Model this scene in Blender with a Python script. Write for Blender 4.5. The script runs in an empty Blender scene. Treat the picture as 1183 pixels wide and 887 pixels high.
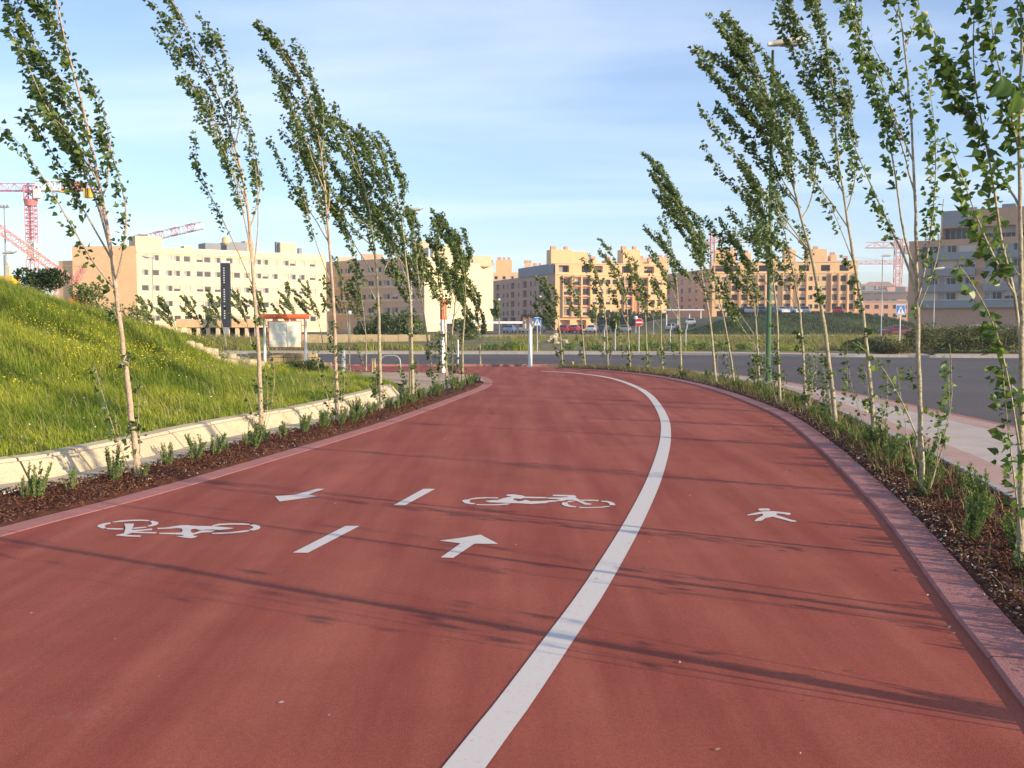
import bpy, bmesh, math, random
import numpy as np
from mathutils import Vector, Matrix
from mathutils.geometry import tessellate_polygon
random.seed(7)
rng = np.random.default_rng(11)
SC = bpy.context.scene
COL = SC.collection
R = math.radians

# ------------------------------------------------------------------ camera maths
W, H, FPX, EYE = 1183.0, 887.0, 1150.0, 1.6
TH = math.atan((443.5 - 375.0) / FPX)
CF = Vector((0, math.cos(TH), -math.sin(TH))); CU = Vector((0, math.sin(TH), math.cos(TH)))
def ray(px, py):
    return CF + Vector((1, 0, 0)) * ((px - W / 2) / FPX) - CU * ((py - H / 2) / FPX)
def G(px, py, z=0.0):
    d = ray(px, py); t = (z - EYE) / d.z
    return Vector((d.x * t, d.y * t, z))
def P(px, py, Y):
    d = ray(px, py); t = Y / d.y
    return Vector((d.x * t, Y, EYE + d.z * t))

# ------------------------------------------------------------------ materials
def new_mat(name):
    m = bpy.data.materials.new(name); m.use_nodes = True
    nt = m.node_tree; return m, nt, nt.nodes['Principled BSDF']
def rgb(c): return (c[0], c[1], c[2], 1)
def mat(name, col, rough=0.8, var=0.12, scale=3.0, bump=0.0, bscale=40.0, metal=0.0, col2=None, spec=0.3, detail=6, fine=None):
    """noise-varied paint/stone/etc; coordinates are object space"""
    m, nt, b = new_mat(name); N = nt.nodes; L = nt.links
    tc = N.new('ShaderNodeTexCoord')
    nz = N.new('ShaderNodeTexNoise'); nz.inputs['Scale'].default_value = scale; nz.inputs['Detail'].default_value = detail; nz.inputs['Roughness'].default_value = 0.65
    L.new(tc.outputs['Object'], nz.inputs['Vector'])
    rp = N.new('ShaderNodeValToRGB'); rp.color_ramp.elements[0].position = .3; rp.color_ramp.elements[1].position = .7
    c2 = col2 or tuple(min(1, c * (1 + var)) for c in col)
    c1 = tuple(c * (1 - var) for c in col)
    rp.color_ramp.elements[0].color = rgb(c1); rp.color_ramp.elements[1].color = rgb(c2)
    L.new(nz.outputs['Fac'], rp.inputs['Fac'])
    out = rp.outputs['Color']
    if fine:
        n2 = N.new('ShaderNodeTexNoise'); n2.inputs['Scale'].default_value = fine[0]; n2.inputs['Detail'].default_value = 3
        L.new(tc.outputs['Object'], n2.inputs['Vector'])
        mr = N.new('ShaderNodeMapRange'); mr.inputs['From Min'].default_value = .3; mr.inputs['From Max'].default_value = .7
        mr.inputs['To Min'].default_value = 1 - fine[1]; mr.inputs['To Max'].default_value = 1 + fine[1]
        L.new(n2.outputs['Fac'], mr.inputs['Value'])
        mx = N.new('ShaderNodeVectorMath'); mx.operation = 'SCALE'
        L.new(out, mx.inputs[0]); L.new(mr.outputs['Result'], mx.inputs['Scale']); out = mx.outputs['Vector']
    L.new(out, b.inputs['Base Color'])
    b.inputs['Roughness'].default_value = rough; b.inputs['Metallic'].default_value = metal
    b.inputs['Specular IOR Level'].default_value = spec
    if bump:
        n3 = N.new('ShaderNodeTexNoise'); n3.inputs['Scale'].default_value = bscale; n3.inputs['Detail'].default_value = 5
        L.new(tc.outputs['Object'], n3.inputs['Vector'])
        bp = N.new('ShaderNodeBump'); bp.inputs['Strength'].default_value = bump; bp.inputs['Distance'].default_value = .02
        L.new(n3.outputs['Fac'], bp.inputs['Height']); L.new(bp.outputs['Normal'], b.inputs['Normal'])
    return m
def island_mat(name, cols, rough=0.6, trans=0.0, spec=0.3):
    """colour picked per loose piece (leaf, blade, chip)"""
    m, nt, b = new_mat(name); N = nt.nodes; L = nt.links
    g = N.new('ShaderNodeNewGeometry'); rp = N.new('ShaderNodeValToRGB')
    el = rp.color_ramp.elements
    for i, c in enumerate(cols):
        p = i / (len(cols) - 1)
        e = el[i] if i < 2 else el.new(p)
        e.position = p
    for i, c in enumerate(cols): el[i].color = rgb(c)
    L.new(g.outputs['Random Per Island'], rp.inputs['Fac'])
    L.new(rp.outputs['Color'], b.inputs['Base Color'])
    b.inputs['Roughness'].default_value = rough; b.inputs['Specular IOR Level'].default_value = spec
    if name == 'grass_blade':   # greener and darker patches of growth
        tc = N.new('ShaderNodeTexCoord'); nz = N.new('ShaderNodeTexNoise'); nz.inputs['Scale'].default_value = .75; nz.inputs['Detail'].default_value = 5; L.new(tc.outputs['Object'], nz.inputs['Vector'])
        r2 = N.new('ShaderNodeValToRGB'); r2.color_ramp.elements[0].position = .38; r2.color_ramp.elements[0].color = (.36, .52, .42, 1); r2.color_ramp.elements[1].position = .58; r2.color_ramp.elements[1].color = (1, 1, 1, 1)
        L.new(nz.outputs['Fac'], r2.inputs['Fac']); mm = N.new('ShaderNodeMix'); mm.data_type = 'RGBA'; mm.blend_type = 'MULTIPLY'; mm.inputs[0].default_value = 1
        L.new(rp.outputs['Color'], mm.inputs[6]); L.new(r2.outputs['Color'], mm.inputs[7]); L.new(mm.outputs[2], b.inputs['Base Color'])
    if trans:
        t = N.new('ShaderNodeBsdfTranslucent'); mx = N.new('ShaderNodeMixShader'); mx.inputs[0].default_value = trans
        hs = N.new('ShaderNodeHueSaturation'); hs.inputs['Hue'].default_value = .48; hs.inputs['Value'].default_value = 1.5
        L.new(rp.outputs['Color'], hs.inputs['Color']); L.new(hs.outputs['Color'], t.inputs['Color'])
        L.new(b.outputs[0], mx.inputs[1]); L.new(t.outputs[0], mx.inputs[2])
        L.new(mx.outputs[0], N['Material Output'].inputs['Surface'])
    return m
M = {}
M['leaf'] = island_mat('poplar_leaf', [(.04, .08, .02), (.07, .125, .03), (.11, .18, .042), (.21, .28, .065)], .40, .38, .5)
M['leaf_near'] = island_mat('poplar_leaf_near', [(.038, .08, .016), (.07, .14, .024), (.11, .205, .034), (.21, .31, .05)], .36, .4, .5)
M['leaf_far'] = island_mat('far_leaf', [(.07, .11, .03), (.115, .17, .045), (.20, .26, .07)], .55, .25, .3)
M['leaf_dark'] = island_mat('evergreen_leaf', [(.02, .045, .014), (.035, .068, .02), (.06, .095, .026)], .6, .1, .3)
M['scrub'] = island_mat('scrub_leaf', [(.06, .08, .03), (.11, .13, .05), (.19, .18, .08), (.10, .14, .045)], .7, .2, .2)
M['rosemary'] = island_mat('rosemary_leaf', [(.08, .15, .035), (.14, .24, .055), (.22, .32, .08), (.13, .20, .07)], .6, .2, .3)
M['grass'] = island_mat('grass_blade', [(.12, .175, .012), (.22, .295, .02), (.33, .385, .03), (.43, .46, .05), (.52, .48, .13)], .6, .35, .25)
M['weed'] = island_mat('weed_blade', [(.15, .17, .04), (.23, .22, .06), (.33, .28, .11), (.12, .18, .04)], .7, .3, .2)
M['bedweed'] = island_mat('bed_weed', [(.07, .12, .03), (.13, .19, .05), (.26, .25, .10), (.32, .22, .10), (.10, .16, .05)], .7, .25, .2)
M['flower'] = island_mat('flower_yellow', [(.75, .62, .02), (.85, .72, .04), (.6, .58, .03)], .6, .2, .2)
M['flower_white'] = island_mat('flower_white', [(.8, .8, .75), (.75, .72, .62)], .6, .2, .2)
M['chip'] = island_mat('bark_chip', [(.04, .015, .010), (.085, .030, .018), (.14, .055, .030), (.24, .12, .07), (.06, .022, .014)], .85, 0, .2)
M['pebble'] = island_mat('pale_pebble', [(.22, .2, .17), (.4, .36, .3), (.55, .5, .43), (.3, .2, .15)], .85, 0, .2)
M['mulch'] = mat('mulch', (.075, .024, .012), .95, .6, 9, 1.0, 45, col2=(.17, .06, .03), fine=(90, .4))
M['bark'] = mat('poplar_bark', (.36, .31, .19), .8, .22, 7, .5, 60, col2=(.50, .45, .30), fine=(38, .35))
M['bark_left'] = mat('pinkish_bark', (.46, .34, .24), .8, .18, 9, .5, 60, col2=(.58, .45, .32), fine=(45, .25))
M['twig'] = mat('twig', (.30, .24, .15), .8, .2, 12)
M['green_post'] = mat('green_paint', (.075, .15, .06), .45, .1, 4, .05, 30, spec=.5)
M['concrete'] = mat('gutter_concrete', (.62, .50, .33), .9, .14, 2.2, .35, 60, fine=(35, .12))
M['pink_kerb'] = mat('pink_kerb', (.45, .19, .165), .85, .12, 3, .25, 60, fine=(60, .14))
M['grey_kerb'] = mat('grey_kerb', (.42, .40, .36), .9, .12, 2, .2, 60, fine=(40, .12))
M['asphalt'] = mat('asphalt', (.13, .112, .108), .9, .22, .12, .4, 120, fine=(60, .22), spec=.2, detail=9)
M['earth'] = mat('dry_earth', (.36, .27, .16), .95, .2, .4, .5, 8, col2=(.24, .20, .09), fine=(3, .15))
M['sand_pave'] = mat('tan_paving', (.54, .38, .26), .9, .1, 1.5, .2, 40, fine=(25, .12))
M['grass_ground'] = mat('grass_ground', (.09, .16, .02), .95, .3, 1.2, .6, 12, col2=(.15, .22, .035), fine=(14, .3))
M['weed_ground'] = mat('weed_ground', (.15, .16, .055), .95, .3, .25, .6, 4, col2=(.27, .22, .10), fine=(1.6, .3))
M['bank_far'] = mat('far_bank_green', (.06, .085, .025), .95, .25, .2, .5, 3, col2=(.10, .12, .035), fine=(1.2, .25))
M['brick_tan'] = mat('tan_block', (.55, .42, .24), .9, .12, 3, .3, 30, fine=(14, .1))
M['white_paint'] = mat('white_paint', (.8, .8, .78), .5, .05, 5)
M['orange_paint'] = mat('orange_red_paint', (.72, .14, .05), .5, .08, 5)
M['red_paint'] = mat('crane_red', (.62, .20, .20), .5, .1, 2)
M['pale_red'] = mat('faded_crane_red', (.74, .34, .27), .6, .08, 2)  # red lightened so the far cranes carry distance haze in their colour
M['yellow'] = mat('machine_yellow', (.78, .5, .04), .5, .08, 2)
M['galv'] = mat('galvanised', (.42, .43, .43), .5, .1, 6, metal=.4)
M['black'] = mat('black', (.02, .02, .022), .5, .2, 3)
M['banner'] = mat('dark_banner', (.04, .045, .06), .55, .15, 3)
M['stone'] = mat('pale_stone', (.50, .42, .30), .9, .16, 2, .6, 9, fine=(12, .15))
M['lamp_shell'] = mat('lamp_shell', (.6, .57, .48), .45, .05, 4)
M['wood'] = mat('stake_wood', (.5, .38, .22), .85, .15, 6, .2, 30)

# red surfacing of the path
def path_material():
    m, nt, b = new_mat('red_path_surface'); N = nt.nodes; L = nt.links
    tc = N.new('ShaderNodeTexCoord')
    def noise(s, d=4, r=.6, vec=None):
        n = N.new('ShaderNodeTexNoise'); n.inputs['Scale'].default_value = s; n.inputs['Detail'].default_value = d; n.inputs['Roughness'].default_value = r
        L.new(vec or tc.outputs['Object'], n.inputs['Vector']); return n.outputs['Fac']
    def ramp(src, p0, c0, p1, c1):
        r = N.new('ShaderNodeValToRGB'); e = r.color_ramp.elements
        e[0].position = p0; e[0].color = rgb(c0); e[1].position = p1; e[1].color = rgb(c1); L.new(src, r.inputs['Fac']); return r.outputs['Color']
    def mix(a, bb, f, mode='MIX'):
        x = N.new('ShaderNodeMix'); x.data_type = 'RGBA'; x.blend_type = mode
        if isinstance(f, float): x.inputs[0].default_value = f
        else: L.new(f, x.inputs[0])
        for s, i in ((a, 6), (bb, 7)):
            if isinstance(s, tuple): x.inputs[i].default_value = rgb(s)
            else: L.new(s, x.inputs[i])
        return x.outputs[2]
    base = ramp(noise(.8, 8, .7), .35, (.330, .075, .047), .7, (.415, .102, .066))
    # streaks along the laying direction
    mp = N.new('ShaderNodeMapping'); mp.inputs['Rotation'].default_value = (0, 0, R(-13)); mp.inputs['Scale'].default_value = (1.7, .14, 1)
    L.new(tc.outputs['Object'], mp.inputs['Vector'])
    st = ramp(noise(1.6, 5, .55, mp.outputs['Vector']), .38, (.78, .70, .70), .64, (1.1, 1.35, 1.35))
    c = mix(base, st, .75, 'MULTIPLY')
    fine = ramp(noise(170, 2), .25, (.66, .64, .64), .75, (1.34, 1.32, 1.3))
    c = mix(c, fine, 1.0, 'MULTIPLY')
    spk = ramp(noise(330, 2, .5), .68, (1, 1, 1), .74, (1.9, 2.1, 2.1))
    c = mix(c, spk, .7, 'MULTIPLY')
    med = ramp(noise(42, 4, .75), .3, (.80, .78, .78), .7, (1.2, 1.2, 1.2))
    c = mix(c, med, .8, 'MULTIPLY')
    # chalky scuffs
    sc = ramp(noise(.9, 9, .78), .60, (0, 0, 0), .76, (1, 1, 1))
    sep = N.new('ShaderNodeSeparateColor'); L.new(sc, sep.inputs[0])
    mu = N.new('ShaderNodeMath'); mu.operation = 'MULTIPLY'; mu.inputs[1].default_value = .34; L.new(sep.outputs[0], mu.inputs[0])
    c = mix(c, (.42, .26, .22), mu.outputs[0])
    L.new(c, b.inputs['Base Color']); b.inputs['Roughness'].default_value = .82; b.inputs['Specular IOR Level'].default_value = .25
    bp = N.new('ShaderNodeBump'); bp.inputs['Strength'].default_value = .55; bp.inputs['Distance'].default_value = .006
    L.new(noise(210, 3), bp.inputs['Height']); L.new(bp.outputs['Normal'], b.inputs['Normal'])
    return m
M['path'] = path_material()
def worn_paint():
    m, nt, b = new_mat('worn_road_paint'); N = nt.nodes; L = nt.links
    tc = N.new('ShaderNodeTexCoord'); n = N.new('ShaderNodeTexNoise'); n.inputs['Scale'].default_value = 30; n.inputs['Detail'].default_value = 10; n.inputs['Roughness'].default_value = .85
    L.new(tc.outputs['Object'], n.inputs['Vector'])
    r = N.new('ShaderNodeValToRGB'); e = r.color_ramp.elements
    e[0].position = .33; e[0].color = (.48, .32, .27, 1); e[1].position = .45; e[1].color = (.70, .63, .57, 1)
    L.new(n.outputs['Fac'], r.inputs['Fac']); L.new(r.outputs['Color'], b.inputs['Base Color']); b.inputs['Roughness'].default_value = .7
    return m
M['paint'] = worn_paint()
def kerb_right_mat():
    m, nt, b = new_mat('painted_kerb'); N = nt.nodes; L = nt.links
    tc = N.new('ShaderNodeTexCoord')
    n = N.new('ShaderNodeTexNoise'); n.inputs['Scale'].default_value = 3.2; n.inputs['Detail'].default_value = 8; n.inputs['Roughness'].default_value = .72
    L.new(tc.outputs['Object'], n.inputs['Vector'])
    r = N.new('ShaderNodeValToRGB'); e = r.color_ramp.elements
    e[0].position = .42; e[0].color = (.34, .13, .115, 1); e[1].position = .6; e[1].color = (.42, .185, .165, 1)
    e2 = e.new(.68); e2.color = (.42, .24, .22, 1); e3 = e.new(.73); e3.color = (.42, .37, .34, 1)
    L.new(n.outputs['Fac'], r.inputs['Fac'])
    n2 = N.new('ShaderNodeTexNoise'); n2.inputs['Scale'].default_value = 80; L.new(tc.outputs['Object'], n2.inputs['Vector'])
    mr = N.new('ShaderNodeMapRange'); mr.inputs['To Min'].default_value = .7; mr.inputs['To Max'].default_value = 1.3; L.new(n2.outputs['Fac'], mr.inputs['Value'])
    s = N.new('ShaderNodeVectorMath'); s.operation = 'SCALE'; L.new(r.outputs['Color'], s.inputs[0]); L.new(mr.outputs['Result'], s.inputs['Scale'])
    L.new(s.outputs['Vector'], b.inputs['Base Color']); b.inputs['Roughness'].default_value = .85
    bp = N.new('ShaderNodeBump'); bp.inputs['Strength'].default_value = .4; bp.inputs['Distance'].default_value = .01
    L.new(n2.outputs['Fac'], bp.inputs['Height']); L.new(bp.outputs['Normal'], b.inputs['Normal'])
    return m
M['kerb_red'] = kerb_right_mat()
def paver_mat(name, ca, cb, mortar, sc=6.0, rot=0.0, bw=.5, rh=.25):
    m, nt, b = new_mat(name); N = nt.nodes; L = nt.links
    tc = N.new('ShaderNodeTexCoord'); mp = N.new('ShaderNodeMapping'); mp.inputs['Rotation'].default_value = (0, 0, rot)
    L.new(tc.outputs['Object'], mp.inputs['Vector'])
    br = N.new('ShaderNodeTexBrick'); br.inputs['Scale'].default_value = sc; br.inputs['Color1'].default_value = rgb(ca); br.inputs['Color2'].default_value = rgb(cb)
    br.inputs['Mortar'].default_value = rgb(mortar); br.inputs['Mortar Size'].default_value = .022; br.inputs['Brick Width'].default_value = bw; br.inputs['Row Height'].default_value = rh
    L.new(mp.outputs['Vector'], br.inputs['Vector'])
    n = N.new('ShaderNodeTexNoise'); n.inputs['Scale'].default_value = 1.3; n.inputs['Detail'].default_value = 7; L.new(tc.outputs['Object'], n.inputs['Vector'])
    mr = N.new('ShaderNodeMapRange'); mr.inputs['To Min'].default_value = .75; mr.inputs['To Max'].default_value = 1.25; L.new(n.outputs['Fac'], mr.inputs['Value'])
    s = N.new('ShaderNodeVectorMath'); s.operation = 'SCALE'; L.new(br.outputs['Color'], s.inputs[0]); L.new(mr.outputs['Result'], s.inputs['Scale'])
    L.new(s.outputs['Vector'], b.inputs['Base Color']); b.inputs['Roughness'].default_value = .85
    return m
M['paver'] = paver_mat('footway_paver', (.60, .50, .42), (.54, .44, .37), (.38, .29, .23), 4.0, R(12))
M['paver_pink'] = paver_mat('pink_border_paver', (.55, .34, .27), (.50, .30, .24), (.34, .21, .17), 5.0, R(12))

def render_wall(name, col, var=.06, streak=True):
    return mat(name, col, .9, var, .25, .1, 2, fine=(1.5, .05))
M['cream'] = render_wall('cream_render', (.82, .67, .44))
M['cream_pale'] = render_wall('pale_render', (.72, .58, .38))
M['ochre'] = render_wall('ochre_render', (.84, .56, .30))
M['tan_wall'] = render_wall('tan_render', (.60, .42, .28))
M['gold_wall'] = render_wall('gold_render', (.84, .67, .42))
M['orange_wall'] = mat('orange_brick_wall', (.82, .53, .27), .9, .06, .3, fine=(2.5, .06))
M['orange_deep'] = mat('deep_orange_wall', (.58, .28, .16), .9, .06, .3, fine=(2.5, .06))
M['brown_wall'] = mat('brown_brick_wall', (.56, .33, .22), .9, .06, .3, fine=(2.5, .06))  # true brown brick; on the orange blocks, their wall with shade painted in
M['grey_band'] = mat('grey_band', (.28, .29, .31), .8, .06, .5)
M['roof_grey'] = mat('flat_roof', (.33, .31, .29), .9, .1, .5)
M['frame_w'] = mat('window_frame', (.62, .60, .56), .6, .05, 3)
M['frame_b'] = mat('brown_window_frame', (.16, .11, .08), .6, .06, 3)
M['shutter'] = mat('roller_shutter', (.58, .50, .40), .7, .06, 2)
M['glass'] = mat('window_glass', (.03, .034, .04), .22, .3, .6, spec=.35)
M['glass_lt'] = mat('curtained_glass', (.25, .25, .25), .25, .3, .5, spec=.5)
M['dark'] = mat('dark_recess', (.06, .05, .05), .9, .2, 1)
M['hill'] = mat('hill_scrub', (.15, .16, .12), .95, .25, .02, fine=(.1, .15))
M['town'] = mat('far_town_wall', (.40, .30, .25), .9, .15, .05)

# ------------------------------------------------------------------ mesh building
class MB:
    def __init__(s): s.v = []; s.f = []; s.m = []
    def quad(s, a, b, c, d, mi=0):
        n = len(s.v); s.v += [tuple(a), tuple(b), tuple(c), tuple(d)]; s.f.append((n, n + 1, n + 2, n + 3)); s.m.append(mi)
    def tri(s, a, b, c, mi=0):
        n = len(s.v); s.v += [tuple(a), tuple(b), tuple(c)]; s.f.append((n, n + 1, n + 2)); s.m.append(mi)
    def add(s, vs, fs, mi=0):
        n = len(s.v); s.v += [tuple(v) for v in vs]
        for f in fs: s.f.append(tuple(i + n for i in f)); s.m.append(mi)
    def box(s, c, size, mi=0, rot=0.0, bev=0.0):
        hx, hy, hz = size[0] / 2, size[1] / 2, size[2] / 2
        ca, sa = math.cos(rot), math.sin(rot)
        def T(x, y, z): return (c[0] + x * ca - y * sa, c[1] + x * sa + y * ca, c[2] + z)
        if bev <= 0:
            vs = [T(x, y, z) for z in (-hz, hz) for x, y in ((-hx, -hy), (hx, -hy), (hx, hy), (-hx, hy))]
            s.add(vs, [(3, 2, 1, 0), (4, 5, 6, 7), (0, 1, 5, 4), (1, 2, 6, 5), (2, 3, 7, 6), (3, 0, 4, 7)], mi)
        else:
            b = min(bev, hx * .9, hy * .9, hz * .9)
            rings = []
            for z, k in ((-hz, b), (-hz + b, 0), (hz - b, 0), (hz, b)):
                X, Y = hx - k, hy - k; q = b * .6
                rings.append([T(x, y, z) for x, y in ((-X + q, -Y), (X - q, -Y), (X, -Y + q), (X, Y - q), (X - q, Y), (-X + q, Y), (-X, Y - q), (-X, -Y + q))])
            vs = [v for r in rings for v in r]; fs = [tuple(range(7, -1, -1)), tuple(range(24, 32))]
            for r in range(3):
                for i in range(8): j = (i + 1) % 8; fs.append((r * 8 + i, r * 8 + j, r * 8 + 8 + j, r * 8 + 8 + i))
            s.add(vs, fs, mi)
    def tube(s, pts, rad, sides=6, mi=0, cap=True):
        pts = [Vector(p) for p in pts]; n = len(pts)
        if not hasattr(rad, '__len__'): rad = [rad] * n
        base = len(s.v); up = None
        for i, p in enumerate(pts):
            t = (pts[min(i + 1, n - 1)] - pts[max(i - 1, 0)]); t = t.normalized() if t.length > 1e-9 else Vector((0, 0, 1))
            if up is None: up = Vector((0, 1, 0)) if abs(t.y) < .9 else Vector((1, 0, 0))
            a = t.cross(up); a = a.normalized() if a.length > 1e-6 else Vector((1, 0, 0)); b = a.cross(t).normalized(); up = b
            for k in range(sides):
                th = 2 * math.pi * k / sides
                s.v.append(tuple(p + (a * math.cos(th) + b * math.sin(th)) * rad[i]))
        for i in range(n - 1):
            for k in range(sides):
                k2 = (k + 1) % sides
                s.f.append((base + i * sides + k, base + i * sides + k2, base + (i + 1) * sides + k2, base + (i + 1) * sides + k)); s.m.append(mi)
        if cap:
            s.f.append(tuple(base + k for k in range(sides))); s.m.append(mi)
            s.f.append(tuple(base + (n - 1) * sides + k for k in range(sides - 1, -1, -1))); s.m.append(mi)
    def poly(s, pts, mi=0):
        pts = [Vector(p) for p in pts]
        tris = tessellate_polygon([pts]); n = len(s.v); s.v += [tuple(p) for p in pts]
        for t in tris:
            a, b, c = (pts[i] for i in t)
            t = t if (b - a).cross(c - a).z >= 0 else (t[0], t[2], t[1])
            s.f.append(tuple(n + i for i in t)); s.m.append(mi)
    def prism(s, pts, z0, z1, mi=0):
        pts = [Vector((p[0], p[1], 0)) for p in pts]; n0 = len(pts)
        ar = sum(pts[i].x * pts[(i + 1) % n0].y - pts[(i + 1) % n0].x * pts[i].y for i in range(n0))
        if ar < 0: pts = pts[::-1]
        s.poly([(p.x, p.y, z1) for p in pts], mi)
        for i in range(n0):
            a, b = pts[i], pts[(i + 1) % n0]
            s.quad((a.x, a.y, z0), (b.x, b.y, z0), (b.x, b.y, z1), (a.x, a.y, z1), mi)
    def build(s, name, mats, parent=None, smooth=False, loc=None):
        me = bpy.data.meshes.new(name); me.from_pydata(s.v, [], s.f)
        if not isinstance(mats, (list, tuple)): mats = [mats]
        for m in mats: me.materials.append(m)
        if len(mats) > 1: me.polygons.foreach_set('material_index', s.m)
        if smooth: me.polygons.foreach_set('use_smooth', [True] * len(s.f))
        me.update(); o = bpy.data.objects.new(name, me); COL.objects.link(o)
        if parent: o.parent = parent
        if loc: o.location = loc
        return o
def np_mesh(name, V, F, m, parent=None, smooth=False):
    """V (n,3) floats, F (k, s) ints"""
    me = bpy.data.meshes.new(name); V = np.asarray(V, dtype=np.float32); F = np.asarray(F, dtype=np.int32)
    me.vertices.add(len(V)); me.vertices.foreach_set('co', V.ravel())
    k, s = F.shape
    me.loops.add(k * s); me.loops.foreach_set('vertex_index', F.ravel())
    me.polygons.add(k); me.polygons.foreach_set('loop_start', np.arange(0, k * s, s, dtype=np.int32))
    me.update(calc_edges=True); me.validate()
    if smooth: me.polygons.foreach_set('use_smooth', [True] * k)
    me.materials.append(m); o = bpy.data.objects.new(name, me); COL.objects.link(o)
    if parent: o.parent = parent
    return o
def tag(o, label=None, cat=None, group=None, kind=None):
    if label: o['label'] = label
    if cat: o['category'] = cat
    if group: o['group'] = group
    if kind: o['kind'] = kind
    return o
def empty(name, loc=(0, 0, 0), rz=0.0):
    o = bpy.data.objects.new(name, None); COL.objects.link(o); o.location = loc; o.rotation_euler = (0, 0, rz); o.empty_display_size = .1
    return o
def child(parent_empty, o):
    """parent a mesh already built in world coordinates"""
    o.parent = parent_empty; o.matrix_parent_inverse = Matrix.Identity(4)
    return o
def copy_tree(o, parent=None):
    c = o.copy(); COL.objects.link(c)
    if parent: c.parent = parent
    for ch in list(o.children): copy_tree(ch, c)
    return c
def struct(name, mb, m, smooth=False): return tag(mb.build(name, m, smooth=smooth), kind='structure')

def smooth_line(pts, step=.35):
    """Catmull-Rom through points, resampled"""
    p = [Vector(q) for q in pts]; p = [p[0] * 2 - p[1]] + p + [p[-1] * 2 - p[-2]]
    out = []
    for i in range(1, len(p) - 2):
        a, b, c, d = p[i - 1], p[i], p[i + 1], p[i + 2]; n = max(2, int((c - b).length / step))
        for k in range(n):
            t = k / n; t2 = t * t; t3 = t2 * t
            out.append(.5 * ((2 * b) + (c - a) * t + (2 * a - 5 * b + 4 * c - d) * t2 + (3 * b - a - 3 * c + d) * t3))
    out.append(p[-2]); return out
def offset(line, d):
    """to the left of travel when d > 0"""
    out = []
    for i, p in enumerate(line):
        t = line[min(i + 1, len(line) - 1)] - line[max(i - 1, 0)]; n = Vector((-t.y, t.x, 0)).normalized()
        out.append(p + n * d)
    return out
def zed(line, z): return [Vector((p[0], p[1], z)) for p in line]
def resample(line, n):
    L = [0]
    for a, b in zip(line, line[1:]): L.append(L[-1] + (b - a).length)
    out = []; j = 0
    for i in range(n):
        t = L[-1] * i / (n - 1)
        while j < len(L) - 2 and L[j + 1] < t: j += 1
        s = (t - L[j]) / max(1e-9, L[j + 1] - L[j]); out.append(line[j].lerp(line[j + 1], min(1, s)))
    return out
def strip(mb, A, B, mi=0):
    for i in range(len(A) - 1): mb.quad(A[i], A[i + 1], B[i + 1], B[i], mi)

# ------------------------------------------------------------------ ground lines (world metres, measured off the ground plane)
def g2(l, z=0): return [G(x, y, z) for x, y in l]
# left: path edge (inner side of the pale pink kerb)
left_in = smooth_line([Vector((-7.6, -9, 0)), Vector((-6.1, -3, 0)), Vector((-4.85, 3.2, 0))] +
    g2([(0, 620), (150, 580), (280, 543), (442, 493), (510, 468.5), (545, 455), (565, 446.5), (569, 440.5), (562, 436), (545, 432.8), (510, 431), (460, 430), (400, 430)]) + [Vector((-30, 35.2, 0))])
right_in = smooth_line([Vector((-1.6, -9, 0)), Vector((0.1, -3.8, 0)), Vector((1.35, 1, 0))] +
    g2([(1183, 818), (1107, 718.5), (1033, 615), (997, 571), (942, 515), (901, 482.5), (860, 464), (825, 451.5), (790, 442), (750, 434.5), (700, 429.2), (660, 426.8), (642, 426)]))
right_out = offset(right_in, -.27)
left_out = offset(left_in, .25)

# ------------------------------------------------------------------ setting: ground sheets
mb = MB(); mb.quad((-3000, -300, -.16), (3000, -300, -.16), (3000, 5000, -.16), (-3000, 5000, -.16))
struct('ground', mb, M['earth'])

# red path
mb = MB()
outline = [p for p in left_in] + [Vector((-30, 38.6, 0)), Vector((-9, 38.6, 0))] + [G(590, 423.6), G(640, 424.4)] + list(reversed(right_in))
mb.poly(zed(outline, 0.0))
struct('red_path', mb, M['path'])
# soil under the footway and path sides down to the road (one sheet just below)
mb = MB()
road_edge = smooth_line([Vector((7.3, -9, 0)), Vector((7.6, 2, 0))] + g2([(1138, 489), (1024, 464), (955, 451.5), (900, 441.5), (860, 436), (820, 431.8), (780, 427.6), (740, 425), (690, 423.3), (640, 422.4), (590, 422.2)]) + [Vector((-9, 39, 0)), Vector((-30, 39, 0)), Vector((-90, 39, 0))], .6)
mb.poly([Vector((-90, -9, -.03))] + [Vector((-90, 38.95, -.03))] + list(reversed(zed(road_edge, -.03)))[2:])
struct('verge_soil', mb, M['earth'])

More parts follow.
